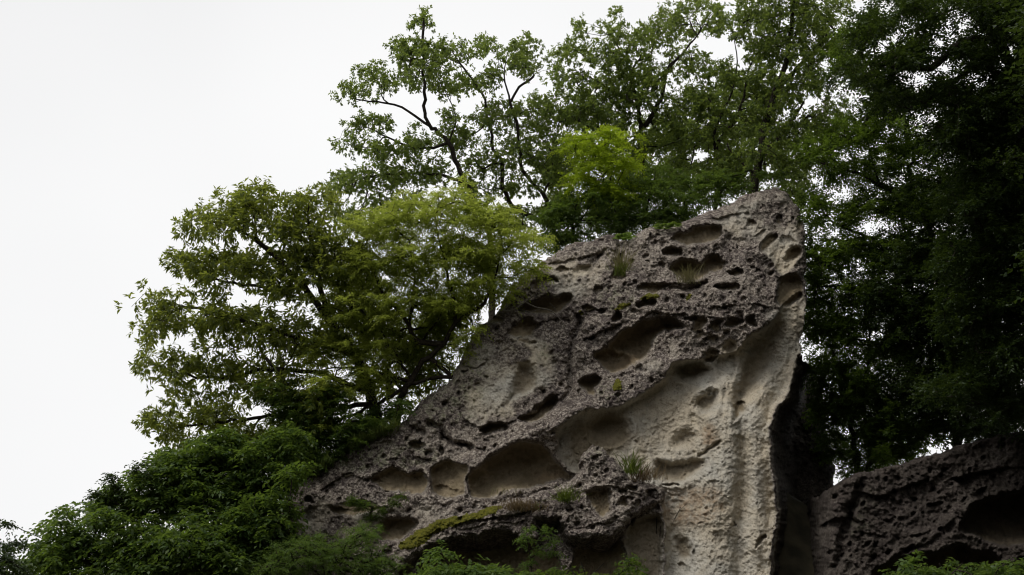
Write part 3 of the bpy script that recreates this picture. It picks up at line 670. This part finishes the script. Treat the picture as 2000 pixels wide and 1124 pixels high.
plant('ivy_clad_tree', 'slim leaning trunk thickly wrapped in dark climbing leaves at left', 'tree', 22.6,
      [([(612, 935), (600, 860), (588, 800), (560, 750), (520, 700)], .1), ([(600, 860), (560, 820), (520, 800)], .03)],
      [(595, 850, 38, 60), (570, 800, 40, 40), (620, 900, 50, 35), (540, 770, 40, 30), (660, 870, 50, 30), (690, 830, 50, 30), (740, 815, 40, 26), (760, 790, 40, 20), (650, 780, 50, 30), (530, 880, 60, 40), (460, 900, 60, 30)], 'shrub', 'shrub', 12, area=200, thick=.6)

plant('feathery_tree', 'pale yellow-green feathery tree leaning over the left edge of the crag', 'tree', 23.1,
      [([(772, 835), (800, 745), (838, 698), (864, 675), (878, 652), (892, 630), (920, 610), (946, 593)], .085), ([(862, 672), (836, 672), (809, 662), (799, 634), (770, 600), (740, 560), (720, 500)], .05),
       ([(884, 737), (850, 738), (813, 745), (753, 781), (690, 810), (620, 840)], .045), ([(800, 735), (775, 696), (736, 640), (690, 590)], .026), ([(892, 630), (880, 560), (860, 480), (850, 420)], .03),
       ([(946, 593), (970, 530), (980, 470)], .028), ([(799, 634), (810, 560), (800, 470)], .03), ([(800, 745), (700, 720), (640, 720)], .03)],
      [(730, 440, 60, 40), (800, 425, 70, 45), (880, 405, 70, 40), (950, 425, 60, 42), (1010, 462, 46, 32), (700, 520, 70, 42), (790, 505, 80, 46), (880, 495, 80, 46), (960, 505, 70, 38), (1025, 520, 34, 22),
       (680, 600, 70, 42), (760, 588, 80, 42), (850, 575, 70, 36), (930, 555, 60, 34), (985, 570, 26, 24), (660, 680, 70, 38), (735, 672, 60, 34), (880, 605, 50, 26, .9), (640, 750, 60, 32), (600, 790, 46, 28),
       (690, 750, 40, 26), (560, 850, 60, 30), (620, 826, 40, 22), (925, 640, 24, 24), (905, 670, 22, 24), (850, 760, 40, 14, .8), (800, 690, 50, 26, .9), (770, 640, 50, 30, .9), (845, 640, 40, 26, 1), (930, 690, 20, 20, .8), (720, 730, 50, 26), (860, 720, 24, 16, .8)], 'pinnate', 'feather', 13, area=250, thick=.9, detail=False)

plant('oak_tree', 'tall slender dark oak rising highest against the sky, left of the other oaks', 'tree', 26.5,
      [([(960, 500), (938, 420), (910, 357), (876, 282), (842, 248), (831, 231), (829, 179), (825, 111), (827, 35)], .085), ([(842, 248), (799, 220), (770, 205), (722, 199), (685, 192)], .035),
       ([(876, 282), (830, 290), (780, 280), (720, 250)], .03), ([(910, 357), (850, 340), (770, 340), (700, 350)], .035), ([(876, 282), (890, 230), (870, 180)], .02)],
      [(827, 42, 24, 20), (812, 98, 42, 30), (850, 92, 22, 13), (830, 150, 48, 40), (788, 110, 18, 16), (730, 148, 36, 18), (700, 186, 36, 20), (765, 172, 22, 16), (872, 178, 28, 18), (722, 243, 52, 20), (682, 284, 30, 12),
       (742, 298, 52, 22), (800, 288, 40, 30), (700, 350, 52, 26), (770, 352, 60, 26), (840, 342, 45, 24), (662, 372, 24, 16), (880, 235, 22, 22), (872, 290, 28, 18), (760, 400, 60, 25), (680, 420, 40, 22)], 'oak', 'oak', 14, area=240, thick=1.3, size=1.0)

plant('oak_tree', 'twin-stemmed oak with bent dark stems and open sky between its leaf clumps', 'tree', 27.5,
      [([(1088, 520), (1080, 440), (1062, 382), (1022, 333), (1015, 290), (1007, 231), (998, 201), (1013, 171), (1042, 150)], .08), ([(1075, 440), (1010, 410), (981, 367), (983, 325), (962, 290), (960, 256), (949, 226), (947, 197), (919, 150), (898, 124)], .06),
       ([(998, 201), (985, 150), (990, 110)], .02), ([(1062, 382), (1080, 330), (1070, 280)], .03)],
      [(888, 108, 32, 24), (940, 92, 34, 18), (905, 165, 34, 22), (950, 160, 32, 26), (1000, 108, 42, 28), (1030, 135, 24, 18), (1036, 90, 14, 9), (960, 225, 42, 30), (902, 272, 36, 26), (1010, 232, 34, 30), (1060, 205, 26, 22),
       (940, 322, 40, 26), (1000, 298, 46, 34), (1062, 292, 38, 36), (1005, 365, 46, 26), (1072, 350, 28, 30), (920, 368, 40, 24), (1080, 420, 36, 40), (1000, 430, 60, 30)], 'oak', 'oak', 15, area=230, thick=1.4, size=1.0)

plant('oak_tree', 'wide olive-green oak with a forked stem behind the bright little tree', 'tree', 29.0,
      [([(1262, 500), (1258, 380), (1256, 314), (1253, 256), (1247, 211), (1239, 173), (1235, 144)], .1), ([(1255, 250), (1279, 215), (1295, 179), (1304, 138), (1325, 112)], .07), ([(1247, 211), (1200, 180), (1150, 150)], .035),
       ([(1256, 300), (1190, 270), (1120, 230)], .04), ([(1304, 138), (1370, 60)], .03), ([(1235, 144), (1200, 80)], .03)],
      [(1138, 62, 18, 20), (1205, 28, 14, 8), (1190, 58, 26, 16), (1122, 108, 38, 26), (1190, 110, 50, 32), (1260, 80, 60, 36), (1322, 46, 50, 36), (1375, 18, 44, 22), (1085, 116, 18, 13), (1100, 160, 44, 28), (1180, 170, 60, 38),
       (1262, 150, 60, 42), (1340, 120, 50, 36), (1395, 50, 36, 26), (1062, 200, 30, 18), (1112, 225, 60, 36), (1200, 240, 60, 38), (1290, 230, 60, 42), (1362, 200, 50, 40), (1060, 255, 34, 24), (1340, 270, 50, 30), (1130, 290, 60, 30), (1240, 300, 60, 30), (1150, 220, 50, 40), (1230, 190, 50, 40), (1290, 290, 50, 30), (1085, 330, 40, 30)], 'oak', 'oak', 16, area=240, thick=1.7, size=1.0)

plant('oak_tree', 'dense dark oak with a crooked stem just above the peak of the crag', 'tree', 28.0,
      [([(1402, 480), (1400, 360), (1399, 320), (1396, 285), (1394, 266), (1405, 231), (1397, 211), (1375, 183)], .08), ([(1399, 291), (1416, 263), (1439, 231), (1450, 199), (1460, 150)], .05),
       ([(1405, 231), (1430, 180), (1440, 120), (1435, 80)], .025)],
      [(1425, 160, 50, 26), (1440, 60, 26, 30), (1480, 30, 50, 32), (1440, 235, 55, 36), (1380, 262, 50, 28), (1380, 205, 40, 30), (1490, 110, 40, 36), (1490, 190, 50, 40), (1420, 320, 50, 24), (1330, 320, 60, 24)], 'oak', 'oak', 17, area=210, thick=1.3, size=1.0)
plant('oak_tree', 'thick-stemmed oak reaching out of the top of the picture right of the peak', 'tree', 27.0,
      [([(1470, 480), (1474, 370), (1486, 300), (1495, 240), (1520, 170), (1540, 90), (1550, -20)], .13), ([(1486, 300), (1530, 260), (1570, 200)], .06), ([(1474, 340), (1440, 310), (1420, 280)], .04), ([(1520, 170), (1580, 110), (1630, 60)], .05)],
      [(1550, 15, 60, 34), (1500, 80, 40, 30), (1565, 85, 60, 46), (1510, 165, 50, 40), (1590, 165, 60, 42), (1530, 250, 60, 46), (1480, 310, 50, 28), (1560, 330, 50, 34), (1620, 30, 60, 40), (1640, 110, 50, 40), (1620, 240, 60, 40), (1500, -30, 80, 30), (1600, -40, 90, 30)],
      'oak', 'oak', 18, area=220, thick=1.5, size=.95)

plant('oak_tree', 'hazy oak farthest back, filling the gap between crag rim and sky', 'tree', 31.5,
      [([(1340, 560), (1338, 420), (1330, 300), (1310, 220)], .09), ([(1338, 420), (1250, 360), (1160, 330)], .05), ([(1338, 400), (1420, 350), (1500, 320)], .05)],
      [(1110, 320, 50, 40), (1180, 400, 70, 40), (1230, 340, 70, 44), (1310, 350, 70, 44), (1390, 340, 60, 44), (1460, 330, 60, 44), (1540, 300, 60, 50), (1300, 270, 60, 40), (1400, 280, 60, 40), (1480, 250, 50, 40), (1090, 400, 40, 50), (1550, 380, 40, 40), (1440, 180, 50, 40)], 'oak', 'oak', 37, area=200, thick=1.3, size=1.1)

plant('lime_sapling', 'small bright lime-green tree on top of the crag', 'tree', 26.0,
      [([(1222, 480), (1212, 440), (1190, 385), (1167, 314), (1150, 285)], .03), ([(1190, 385), (1215, 340), (1225, 320)], .015), ([(1178, 350), (1140, 320), (1120, 290)], .014)],
      [(1130, 276, 34, 22), (1192, 272, 40, 20), (1160, 308, 58, 26), (1215, 325, 40, 22), (1140, 350, 36, 24), (1195, 370, 46, 26)], 'pinnate', 'lime', 19, area=190, thick=.55, detail=False)

for k, (bx, blobs, st, mt, lab, tt) in enumerate([
    (1120, [(1100, 415, 34, 44), (1150, 425, 50, 34), (1120, 465, 44, 26), (1160, 380, 40, 30), (1085, 470, 40, 26), (1070, 430, 26, 30), (1190, 430, 40, 30)], 'shrub', 'shrub', 'green bush behind the crag rim, below the bright lime tree', 25.9),
    (1260, [(1240, 395, 40, 48), (1275, 355, 46, 36), (1265, 430, 44, 24), (1310, 400, 46, 38), (1220, 440, 40, 26)], 'pinnate', 'shrub', 'leafy green bush right of the lime tree on the crag rim', 26.2),
    (1380, [(1360, 372, 48, 34), (1420, 356, 46, 26), (1330, 420, 40, 20), (1400, 392, 36, 16), (1460, 350, 40, 20), (1500, 345, 36, 16)], 'shrub', 'shrub', 'low dark bush along the rim left of the crag peak', 26.6)]):
    plant('rim_bush', lab, 'shrub', tt, [([(bx, 500), (bx, 440), (bx + 5, 400)], .03), ([(bx, 450), (bx - 25, 410)], .015), ([(bx, 450), (bx + 35, 400)], .015)], blobs, st, mt, 20 + k, area=170, thick=.6, trunk='stem')

# the dark wood on the right
plant('maple_tree', 'broad maple with layered green sprays right of the crag peak', 'tree', 25.8,
      [([(1880, 960), (1850, 700), (1830, 520), (1806, 423), (1748, 378), (1717, 360), (1659, 334), (1610, 320)], .1), ([(1806, 423), (1775, 340), (1793, 307), (1846, 271)], .04), ([(1717, 360), (1700, 300), (1690, 250)], .025),
       ([(1830, 520), (1740, 480), (1660, 450), (1620, 430)], .05), ([(1850, 640), (1740, 590), (1650, 560), (1600, 560)], .05), ([(1850, 700), (1760, 680), (1660, 660)], .045)],
      [(1600, 300, 46, 30), (1650, 270, 50, 36), (1720, 250, 60, 34), (1640, 340, 60, 26), (1720, 320, 60, 36), (1800, 290, 60, 40), (1700, 400, 60, 34), (1640, 430, 50, 26), (1780, 400, 60, 44), (1600, 400, 26, 26), (1620, 500, 50, 40), (1700, 490, 70, 40),
       (1790, 500, 70, 50), (1650, 580, 60, 40), (1740, 590, 70, 40), (1830, 600, 70, 50), (1660, 640, 50, 26), (1592, 440, 26, 40), (1596, 520, 30, 50), (1590, 620, 24, 60), (1585, 390, 20, 20), (1690, 180, 50, 36), (1755, 205, 50, 30), (1690, 60, 50, 36), (1765, 105, 44, 30), (1640, 120, 40, 30), (1820, 200, 40, 30), (1760, 690, 70, 40), (1870, 700, 70, 50), (1590, 560, 16, 40)], 'maple', 'maple', 30, area=190, thick=1.2, detail=False)
plant('maple_tree', 'dark overhanging maple with long black limbs in the upper right corner', 'tree', 21.5,
      [([(2080, 980), (2060, 600), (2040, 380), (2010, 220), (1960, 100), (1917, 76), (1873, 89), (1819, 129), (1739, 129)], .17), ([(1990, 170), (1908, 129), (1859, 169), (1806, 200)], .07), ([(2040, 380), (1950, 310), (1880, 280)], .07),
       ([(2060, 600), (1960, 520), (1880, 480)], .07), ([(1960, 100), (1900, 30), (1850, -20)], .05), ([(2065, 700), (1980, 680), (1900, 660)], .06), ([(2070, 800), (1990, 790), (1900, 790)], .05)],
      [(1700, 60, 60, 36), (1770, 110, 60, 34), (1690, 150, 60, 34), (1740, 190, 50, 26), (1830, 60, 60, 40), (1900, 110, 60, 36), (1960, 40, 60, 50), (1830, 180, 60, 34), (1900, 210, 70, 44), (1970, 190, 50, 60), (1920, 300, 80, 50), (1850, 260, 60, 30), (1980, 340, 50, 60),
       (1900, 400, 70, 50), (1970, 470, 60, 60), (1890, 510, 70, 50), (1970, 590, 60, 50), (1900, 620, 70, 50), (1960, 700, 60, 50), (1880, 760, 80, 40), (1980, 790, 50, 50), (1780, 10, 60, 30), (1900, 0, 60, 30), (2020, 100, 60, 200), (2030, 500, 50, 200)], 'maple', 'shade', 31, area=170, thick=1.6, detail=False, size=1.05)
plant('maple_tree', 'thin double-stemmed tree standing in the gap right of the crag', 'tree', 26.0,
      [([(1676, 1000), (1674, 919), (1662, 825), (1640, 745), (1625, 690)], .07), ([(1674, 940), (1700, 900), (1689, 813), (1694, 719), (1700, 640)], .05), ([(1662, 825), (1690, 770), (1740, 740)], .03)],
      [(1630, 720, 40, 40), (1680, 740, 60, 40), (1640, 800, 30, 30), (1720, 800, 60, 40), (1790, 790, 60, 40), (1700, 860, 40, 20), (1770, 850, 60, 26), (1640, 660, 40, 30), (1720, 680, 60, 40), (1820, 830, 50, 30), (1840, 740, 60, 40), (1650, 880, 16, 16), (1740, 890, 40, 14), (1700, 920, 30, 12), (1600, 800, 16, 40), (1610, 640, 26, 30), (1625, 860, 26, 50), (1660, 900, 40, 26), (1720, 895, 50, 24), (1780, 880, 40, 20), (1650, 780, 50, 50), (1720, 840, 70, 50), (1600, 720, 30, 40)], 'maple', 'maple', 32, area=160, thick=1.2, detail=False)
plant('maple_tree', 'dark dense tree deepest in the wood at the right edge', 'tree', 25.5,
      [([(1960, 950), (1955, 800), (1940, 600), (1900, 420), (1880, 300)], .12), ([(1940, 600), (1860, 560), (1800, 520)], .05), ([(1955, 800), (1880, 760), (1800, 740)], .05)],
      [(1800, 380, 80, 60), (1900, 380, 80, 70), (1990, 400, 70, 80), (1780, 500, 80, 60), (1880, 520, 80, 70), (1980, 560, 70, 80), (1740, 620, 70, 50), (1830, 640, 80, 60), (1930, 680, 80, 60), (1860, 780, 90, 50), (1960, 800, 70, 50), (1780, 740, 70, 40), (1900, 840, 80, 26), (1990, 250, 60, 80), (1900, 260, 70, 50), (1700, 560, 60, 40)],
      'maple', 'shade', 33, area=190, thick=1.5, detail=False, size=1.1)

plant('maple_tree', 'added maple beyond the right edge that shades the right-hand crag', 'tree', 17.5,  # added to shade the right side; stands almost wholly out of frame
      [([(2500, 1150), (2480, 700), (2420, 300), (2340, 0), (2250, -250), (2100, -420)], .22), ([(2420, 300), (2250, 100), (2120, 60)], .09), ([(2480, 700), (2280, 560), (2120, 520)], .08), ([(2340, 0), (2500, -200)], .09)],
      [(2200, 60, 170, 150), (2250, -250, 200, 160, -1), (2400, -200, 260, 200, -1), (2500, 100, 220, 200), (2180, 520, 120, 150), (2250, 330, 150, 130), (2320, 700, 160, 170), (2300, -500, 300, 160, -2), (2600, 450, 200, 220), (2230, 900, 130, 110)],
      'maple', 'shade', 34, area=420, thick=2.2, detail=False, size=1.9, gaps=False)

# ------------------------------------------------------------------ shrubs of the left slope and the foot of the crag
SHR = [('slope_bush', 'big dark bush on the skyline of the left slope, with stray shoots', 20.6, (300, 1100), [(300, 960, 60, 44), (250, 1000, 70, 40), (340, 920, 40, 26), (280, 935, 16, 12), (235, 950, 12, 10), (255, 925, 10, 8), (370, 990, 70, 50), (215, 965, 8, 6)], 'kudzu', 'shrub', 200),
       ('slope_bush', 'leafy bush lowest on the left slope skyline near the corner', 20.0, (150, 1150), [(150, 1060, 60, 40), (120, 1020, 24, 14), (190, 1010, 40, 20), (110, 1100, 60, 36), (200, 1090, 60, 40), (90, 1085, 20, 20), (135, 1000, 8, 8)], 'kudzu', 'shrub', 200),
       ('slope_bush', 'bush of green sprays right under the drooping evergreen tree', 21.2, (450, 1050), [(450, 930, 70, 40), (400, 900, 50, 34), (520, 950, 60, 44), (380, 950, 60, 44), (460, 985, 70, 44), (350, 895, 24, 16), (480, 885, 60, 36), (560, 870, 50, 36), (330, 900, 34, 22), (420, 865, 40, 24)], 'kudzu', 'shrub', 180),
       ('slope_bush', 'pale green sprays of a bush in the middle of the lower left slope', 19.6, (330, 1150), [(290, 1050, 70, 36), (370, 1060, 80, 40), (300, 1100, 80, 36), (420, 1100, 70, 36), (240, 1120, 60, 26)], 'kudzu', 'shrub', 190),
       ('rim_bush', 'dark bush behind the grassy left rim of the crag', 23.3, (700, 960), [(700, 850, 60, 36), (640, 890, 50, 34), (755, 815, 46, 28), (590, 925, 50, 36), (555, 885, 60, 40), (650, 830, 50, 30)], 'shrub', 'shrub', 150),
       ('slope_bush', 'bush against the left foot of the crag', 20.2, (500, 1120), [(480, 1020, 60, 36), (540, 1020, 40, 30), (500, 1070, 60, 36), (440, 1050, 50, 30), (565, 925, 26, 16), (520, 975, 30, 22), (560, 1058, 36, 16)], 'kudzu', 'shrub', 180),
       ('creeper_mound', 'mound of tiny-leaved creeper at the foot of the crag', 19.5, (630, 1170), [(560, 1100, 60, 36), (630, 1090, 70, 36), (700, 1100, 70, 40), (600, 1060, 40, 16), (750, 1110, 40, 30), (690, 1050, 40, 18), (520, 1115, 50, 26), (720, 1040, 26, 20)], 'fine', 'fresh', 105),
       ('corner_bush', 'dark leafy shoot cut off by the lower left corner', 18.5, (-20, 1180), [(10, 1100, 26, 16), (40, 1115, 24, 12), (-20, 1110, 40, 30), (5, 1080, 8, 8)], 'shrub', 'shade', 150),
       ('foot_plant', 'fresh green herb patch below the overhanging ledge', 18.9, (880, 1180), [(840, 1132, 46, 16), (900, 1128, 50, 16), (960, 1126, 46, 16), (880, 1112, 20, 8), (1010, 1134, 40, 12), (862, 1082, 10, 12), (795, 1136, 30, 12), (925, 1112, 16, 8)], 'kudzu', 'fresh', 120),
       ('foot_plant', 'darker herb patch with upright shoots at bottom centre', 18.8, (1140, 1180), [(1080, 1132, 46, 14), (1140, 1134, 46, 12), (1200, 1134, 40, 14), (1226, 1095, 8, 20), (1245, 1130, 24, 12), (1100, 1118, 16, 7)], 'shrub', 'shrub', 130),
       ('broadleaf_bush', 'light green leaves in front of the dark caves at lower right', 18.9, (1840, 1180), [(1800, 1116, 40, 14), (1850, 1124, 40, 12), (1910, 1116, 40, 16), (1960, 1116, 46, 16), (1785, 1098, 10, 6), (2000, 1108, 30, 20), (1760, 1126, 20, 8)], 'kudzu', 'fresh', 230)]
for k, (nm, lab, tt, bp, bl, stl, mt, ar) in enumerate(SHR):
    bx, by = bp
    plant(nm, lab, 'shrub', tt, [([(bx, by), (bx + 5, by - 50), (bx - 5, by - 80)], .025), ([(bx, by - 40), (bx - 40, by - 80)], .014), ([(bx, by - 40), (bx + 40, by - 80)], .014)], bl, stl, mt, 50 + k, area=ar, thick=.55, trunk='stem', crown='foliage', gaps=False)

for k, (lab, pts, lv) in enumerate([
    ('wispy bare vine shoot reaching left against the sky above the corner', [(120, 1075), (80, 1052), (45, 1036), (15, 1022), (2, 1026)], [(14, 1022, 4, 3)]),
    ('thin beaded vine shoot just over the lower left corner', [(100, 1082), (60, 1068), (30, 1064), (-5, 1066)], [(40, 1066, 7, 3), (58, 1068, 5, 3), (22, 1065, 4, 2)]),
    ('upright leafy vine shoot on the skyline of the left slope', [(255, 1010), (240, 975), (222, 945), (212, 930)], [(214, 932, 5, 6), (222, 948, 5, 5), (232, 962, 8, 6), (240, 975, 8, 7)]),
    ('leafy shoot sticking up in front of the big slope bush', [(300, 960), (282, 930), (268, 915), (266, 905)], [(268, 912, 5, 6), (280, 926, 8, 6), (290, 940, 10, 8)]),
    ('curved vine shoot pointing left with two leaves', [(240, 990), (215, 975), (195, 968), (170, 958)], [(190, 966, 3, 3), (205, 972, 4, 2)])]):
    plant('vine_shoot', lab, 'vine', 20.2, [(pts, .011)], lv, 'shrub', 'shade', 80 + k, area=60, thick=.05, trunk='stem', branch='stem', crown='foliage', gaps=False, ground_it=False, tipr=.005, size=.9)

vine = plant('climbing_vine', 'green vine climbing from the ground to the ledge under the brown grass', 'vine', 19.3,
      [([(1035, 1190), (1038, 1110), (1030, 1060), (1028, 1030), (1050, 1028), (1075, 1050), (1085, 1075)], .008)],
      [(1036, 1100, 14, 10), (1028, 1062, 14, 14), (1032, 1036, 16, 8), (1060, 1034, 14, 7), (1078, 1055, 10, 12), (1085, 1075, 10, 8), (1050, 1080, 10, 8)], 'shrub', 'fresh', 70, area=120, thick=.12, size=.62, trunk='stem', branch='stem', crown='foliage', gaps=False)
plant('ivy', 'ivy creeping diagonally over the left part of the crag', 'vine', float(surf(760, 985)) - .12,
      [([(715, 1030), (735, 1005), (760, 985), (790, 968)], .006)], [(728, 1012, 12, 9), (745, 998, 12, 7), (765, 984, 12, 6), (785, 972, 9, 5), (700, 985, 18, 9), (716, 990, 14, 8), (690, 978, 10, 7)], 'fine', 'shrub', 71, area=45, thick=.08, trunk='stem', branch='stem', crown='foliage', gaps=False, ground_it=False)

# ------------------------------------------------------------------ grass, ferns, dead twigs, moss
def tuft(name, label, cat, px, py, n, h, spread, mat, seed, R=rock, lean=(0, -.25, 0), wid=.008, off=.02):
    rng = np.random.default_rng(seed); root = P(px, py, surf(px, py, R, off))
    b = root + rng.normal(size=(n, 3)) * np.array([spread, .03, .02]); d = nrm(UP + rng.normal(size=(n, 3)) * .35 + np.array(lean))
    L = h * rng.uniform(.5, 1.1, n); out = nrm(np.stack([d[:, 0], d[:, 1] - .2, 0 * L], -1) + rng.normal(size=(n, 3)) * .3)
    side = nrm(np.cross(d, out)) * wid
    us = (0, .4, .75, 1.0); ws = (1, .85, .5, .05); vs = []
    for u, w_ in zip(us, ws):
        c = b + d * (L * u)[:, None] + out * (L * .35 * u * u)[:, None] - UP * (L * .22 * u ** 3)[:, None]
        vs += [c - side * w_ * .5, c + side * w_ * .5]
    v = np.stack(vs, 1).reshape(-1, 3); o = np.arange(n)[:, None, None] * 8
    f = (o + np.array([[0, 1, 3, 2], [2, 3, 5, 4], [4, 5, 7, 6]])[None]).reshape(-1, 4)
    return tag(mesh(name, v, f, M[mat], None, False, root), label, cat)

tuft('grass_tuft', 'bright green grass tuft on the ledge', 'grass', 1105, 978, 120, .30, .08, 'grass', 1, ledge, wid=.014, off=.08)
tuft('grass_tuft', 'brown withered grass tuft on the ledge behind the moss', 'grass', 1018, 996, 260, .26, .17, 'dry', 2, ledge, wid=.011, off=.08)
tuft('grass_tuft', 'tawny dry grass beside the nub of the ledge', 'grass', 1252, 938, 190, .38, .15, 'dry', 3, ledge, wid=.010, off=.06)
tuft('weed', 'fresh green weed standing above the tawny grass', 'plant', 1232, 925, 70, .50, .09, 'grass', 4, ledge, wid=.014, off=.08)
tuft('grass_tuft', 'tall pale grass in the notch of the crag rim', 'grass', 1215, 535, 130, .68, .07, 'straw', 5, wid=.011, off=.2)
tuft('grass_tuft', 'short green grass at the foot of the rim notch', 'grass', 1214, 538, 110, .32, .09, 'grass', 6, wid=.014, off=.22)
tuft('grass_tuft', 'thin straw grass growing in the double hollow', 'grass', 1348, 552, 110, .46, .12, 'straw', 7, wid=.009, off=.12)
tuft('grass_tuft', 'few wispy stalks under the largest low hollow', 'grass', 985, 966, 24, .26, .14, 'straw', 8, wid=.009, off=.15)
tuft('grass_tuft', 'small green sprig beside the brown grass on the ledge', 'grass', 1050, 992, 22, .12, .04, 'grass', 9, ledge, wid=.014)

def strip(name, label, pts, n, h, mat, seed):
    rng = np.random.default_rng(seed); p = catmull(np.array([P(x, y, surf(x + 8, y + 12, rock, .03)) for x, y in pts]), .02)
    b = p[rng.integers(0, len(p), n)] + rng.normal(size=(n, 3)) * np.array([.04, .12, .03]); d = nrm(UP + rng.normal(size=(n, 3)) * .5 + np.array([-.2, -.3, 0]))
    v, f = leaf_arrays(b, d, nrm(rng.normal(size=(n, 3))), h * rng.uniform(.5, 1.1, n), np.full(n, .016), True, .4)
    return tag(mesh(name, v, f, M[mat], None, False, p[len(p) // 2]), label, 'grass')
strip('grass_fringe', 'green grass fringe along the left rim of the crag', [(690, 876), (715, 862), (740, 850), (775, 836)], 900, .2, 'grass', 1)
strip('grass_fringe', 'yellowish grass fringe lower on the left rim of the crag', [(612, 928), (630, 915), (648, 904)], 350, .16, 'grass', 2)

def fern(label, px, py, t, seed, nfr=8, L0=.3, mat='fresh'):
    rng = np.random.default_rng(seed); root = P(px, py, t); top = empty('fern', root); tag(top, label, 'fern')
    for k in range(nfr):
        a = k / nfr * 2 * math.pi + rng.uniform(-.3, .3); d = np.array([math.cos(a), math.sin(a) * .7 - .2, .55]); d /= np.linalg.norm(d); L = L0 * rng.uniform(.7, 1.2)
        u = np.linspace(.12, 1, 16); c = root + d * (L * u)[:, None] - UP * (L * .45 * u * u)[:, None]
        tan = nrm(d - UP * (.9 * u)[:, None]); s = nrm(np.cross(tan, UP)); ll = L * .34 * np.sin(np.clip(1.08 - u, 0, 1) * math.pi * .62)
        b = np.concatenate([c, c]); dd = np.concatenate([s, -s]) + np.concatenate([tan, tan]) * .35
        v, f = leaf_arrays(b, dd, np.tile(UP, (32, 1)) + rng.normal(size=(32, 3)) * .15, np.concatenate([ll, ll]), np.full(32, .022 * L0 / .3), True, .2)
        mesh('frond', v, f, M[mat], top, False, root)
fern('light green fern hanging over the notch of the crag rim', 1216, 466, float(surf(1216, 476)) - .1, 1, 9, .3)
fern('dull green fern on the rim beside the overhanging scoop', 1296, 446, float(surf(1296, 452)) - .05, 2, 8, .28, 'shrub')
fern('fern drooping over the rim left of the peak', 1318, 442, float(surf(1318, 450)) - .05, 3, 7, .22, 'shrub')

def twig(name, label, chains, R=rock, mat='deadwood', off=.08, part='twig'):
    base = P(chains[0][0][0][0], chains[0][0][0][1], surf(*chains[0][0][0], R, off)); top = tag(empty(name, base), label, 'branch')
    for pts, r in chains:
        c = catmull(np.array([P(x, y, surf(pts[0][0], pts[0][1], R, off) - .02 * k) for k, (x, y) in enumerate(pts)]), .05)
        rr = r * np.linspace(1, .45, len(c)); v, f = tubes(c[:-1], c[1:], rr[:-1], rr[1:], 5)
        mesh(part, v, f, M[mat], top, True, base)
twig('dead_branch', 'bare grey dead branch lying across the upper left hollow', [([(978, 608), (1002, 606), (1026, 590), (1045, 576)], .026), ([(1026, 590), (1045, 600), (1075, 607), (1092, 622), (1105, 645)], .017), ([(1073, 592), (1085, 605), (1089, 618)], .011), ([(1014, 604), (1035, 609), (1052, 605)], .011)], off=.25)
twig('bare_roots', 'thin dark roots hanging down the wall right of the ledge', [([(1283, 1010), (1282, 1040), (1286, 1070), (1280, 1100)], .008), ([(1330, 990), (1315, 1020), (1300, 1045), (1285, 1060)], .006), ([(1340, 985), (1322, 1005), (1310, 1030)], .005), ([(1290, 1020), (1288, 1080), (1290, 1120)], .009)], rock, 'bark', .04, 'root')

def moss(label, poly, R, seed, thick=.025):
    p = chaikin(poly, 2); X, Y = R.X, R.Y; s = poly_sd(X + 5 * fbm(X, Y, 12, 3, seed), Y + 5 * fbm(X, Y, 12, 3, seed + 3), p) - 4 * np.abs(fbm(X, Y, 7, 2, seed + 5))
    m = (s > 0) & R.mask; m4 = m[:-1, :-1] & m[:-1, 1:] & m[1:, 1:] & m[1:, :-1]
    used = np.zeros(X.shape, bool)
    for a, b in ((0, 0), (0, 1), (1, 0), (1, 1)): used[a:used.shape[0] - 1 + a, b:used.shape[1] - 1 + b] |= m4
    idx = -np.ones(X.shape, np.int64); idx[used] = np.arange(used.sum())
    f = np.stack([idx[:-1, :-1], idx[1:, :-1], idx[1:, 1:], idx[:-1, 1:]], -1)[m4]
    T = R.T - thick * np.sqrt(np.clip(s / 6, 0, 1)) - .02 * worley(X, Y, 3.5, seed) + .006
    v = P(X[used], Y[used], T[used]); c = v.mean(0)
    return tag(mesh('moss_patch', v, f, M['moss'], None, True, c), label, 'moss')
moss('long yellow-green moss strip along the top of the ledge', [(776, 1066), (786, 1052), (822, 1030), (852, 1015), (888, 1006), (930, 1000), (972, 983), (988, 990), (962, 1008), (922, 1020), (882, 1030), (852, 1044), (818, 1070), (800, 1078), (782, 1072)], ledge, 1)
moss('olive moss cushion above the small dark hole, larger of the upper two', [(1245, 588), (1255, 575), (1275, 570), (1292, 576), (1280, 586), (1262, 590)], rock, 2)
moss('flat olive moss smear left of the small dark hole', [(1194, 606), (1204, 592), (1226, 588), (1238, 594), (1222, 604), (1205, 610)], rock, 3)
moss('dark moss patch on the crust below the large kidney-shaped hollow', [(1192, 758), (1200, 748), (1206, 738), (1214, 748), (1214, 764), (1200, 768)], rock, 4)
moss('tiny moss spot beside the long crack', [(1126, 608), (1136, 600), (1142, 610), (1132, 620)], rock, 5)
moss('small moss streak under the slit hollow on the upper crust', [(1336, 584), (1342, 574), (1356, 574), (1350, 582), (1340, 590)], rock, 6)
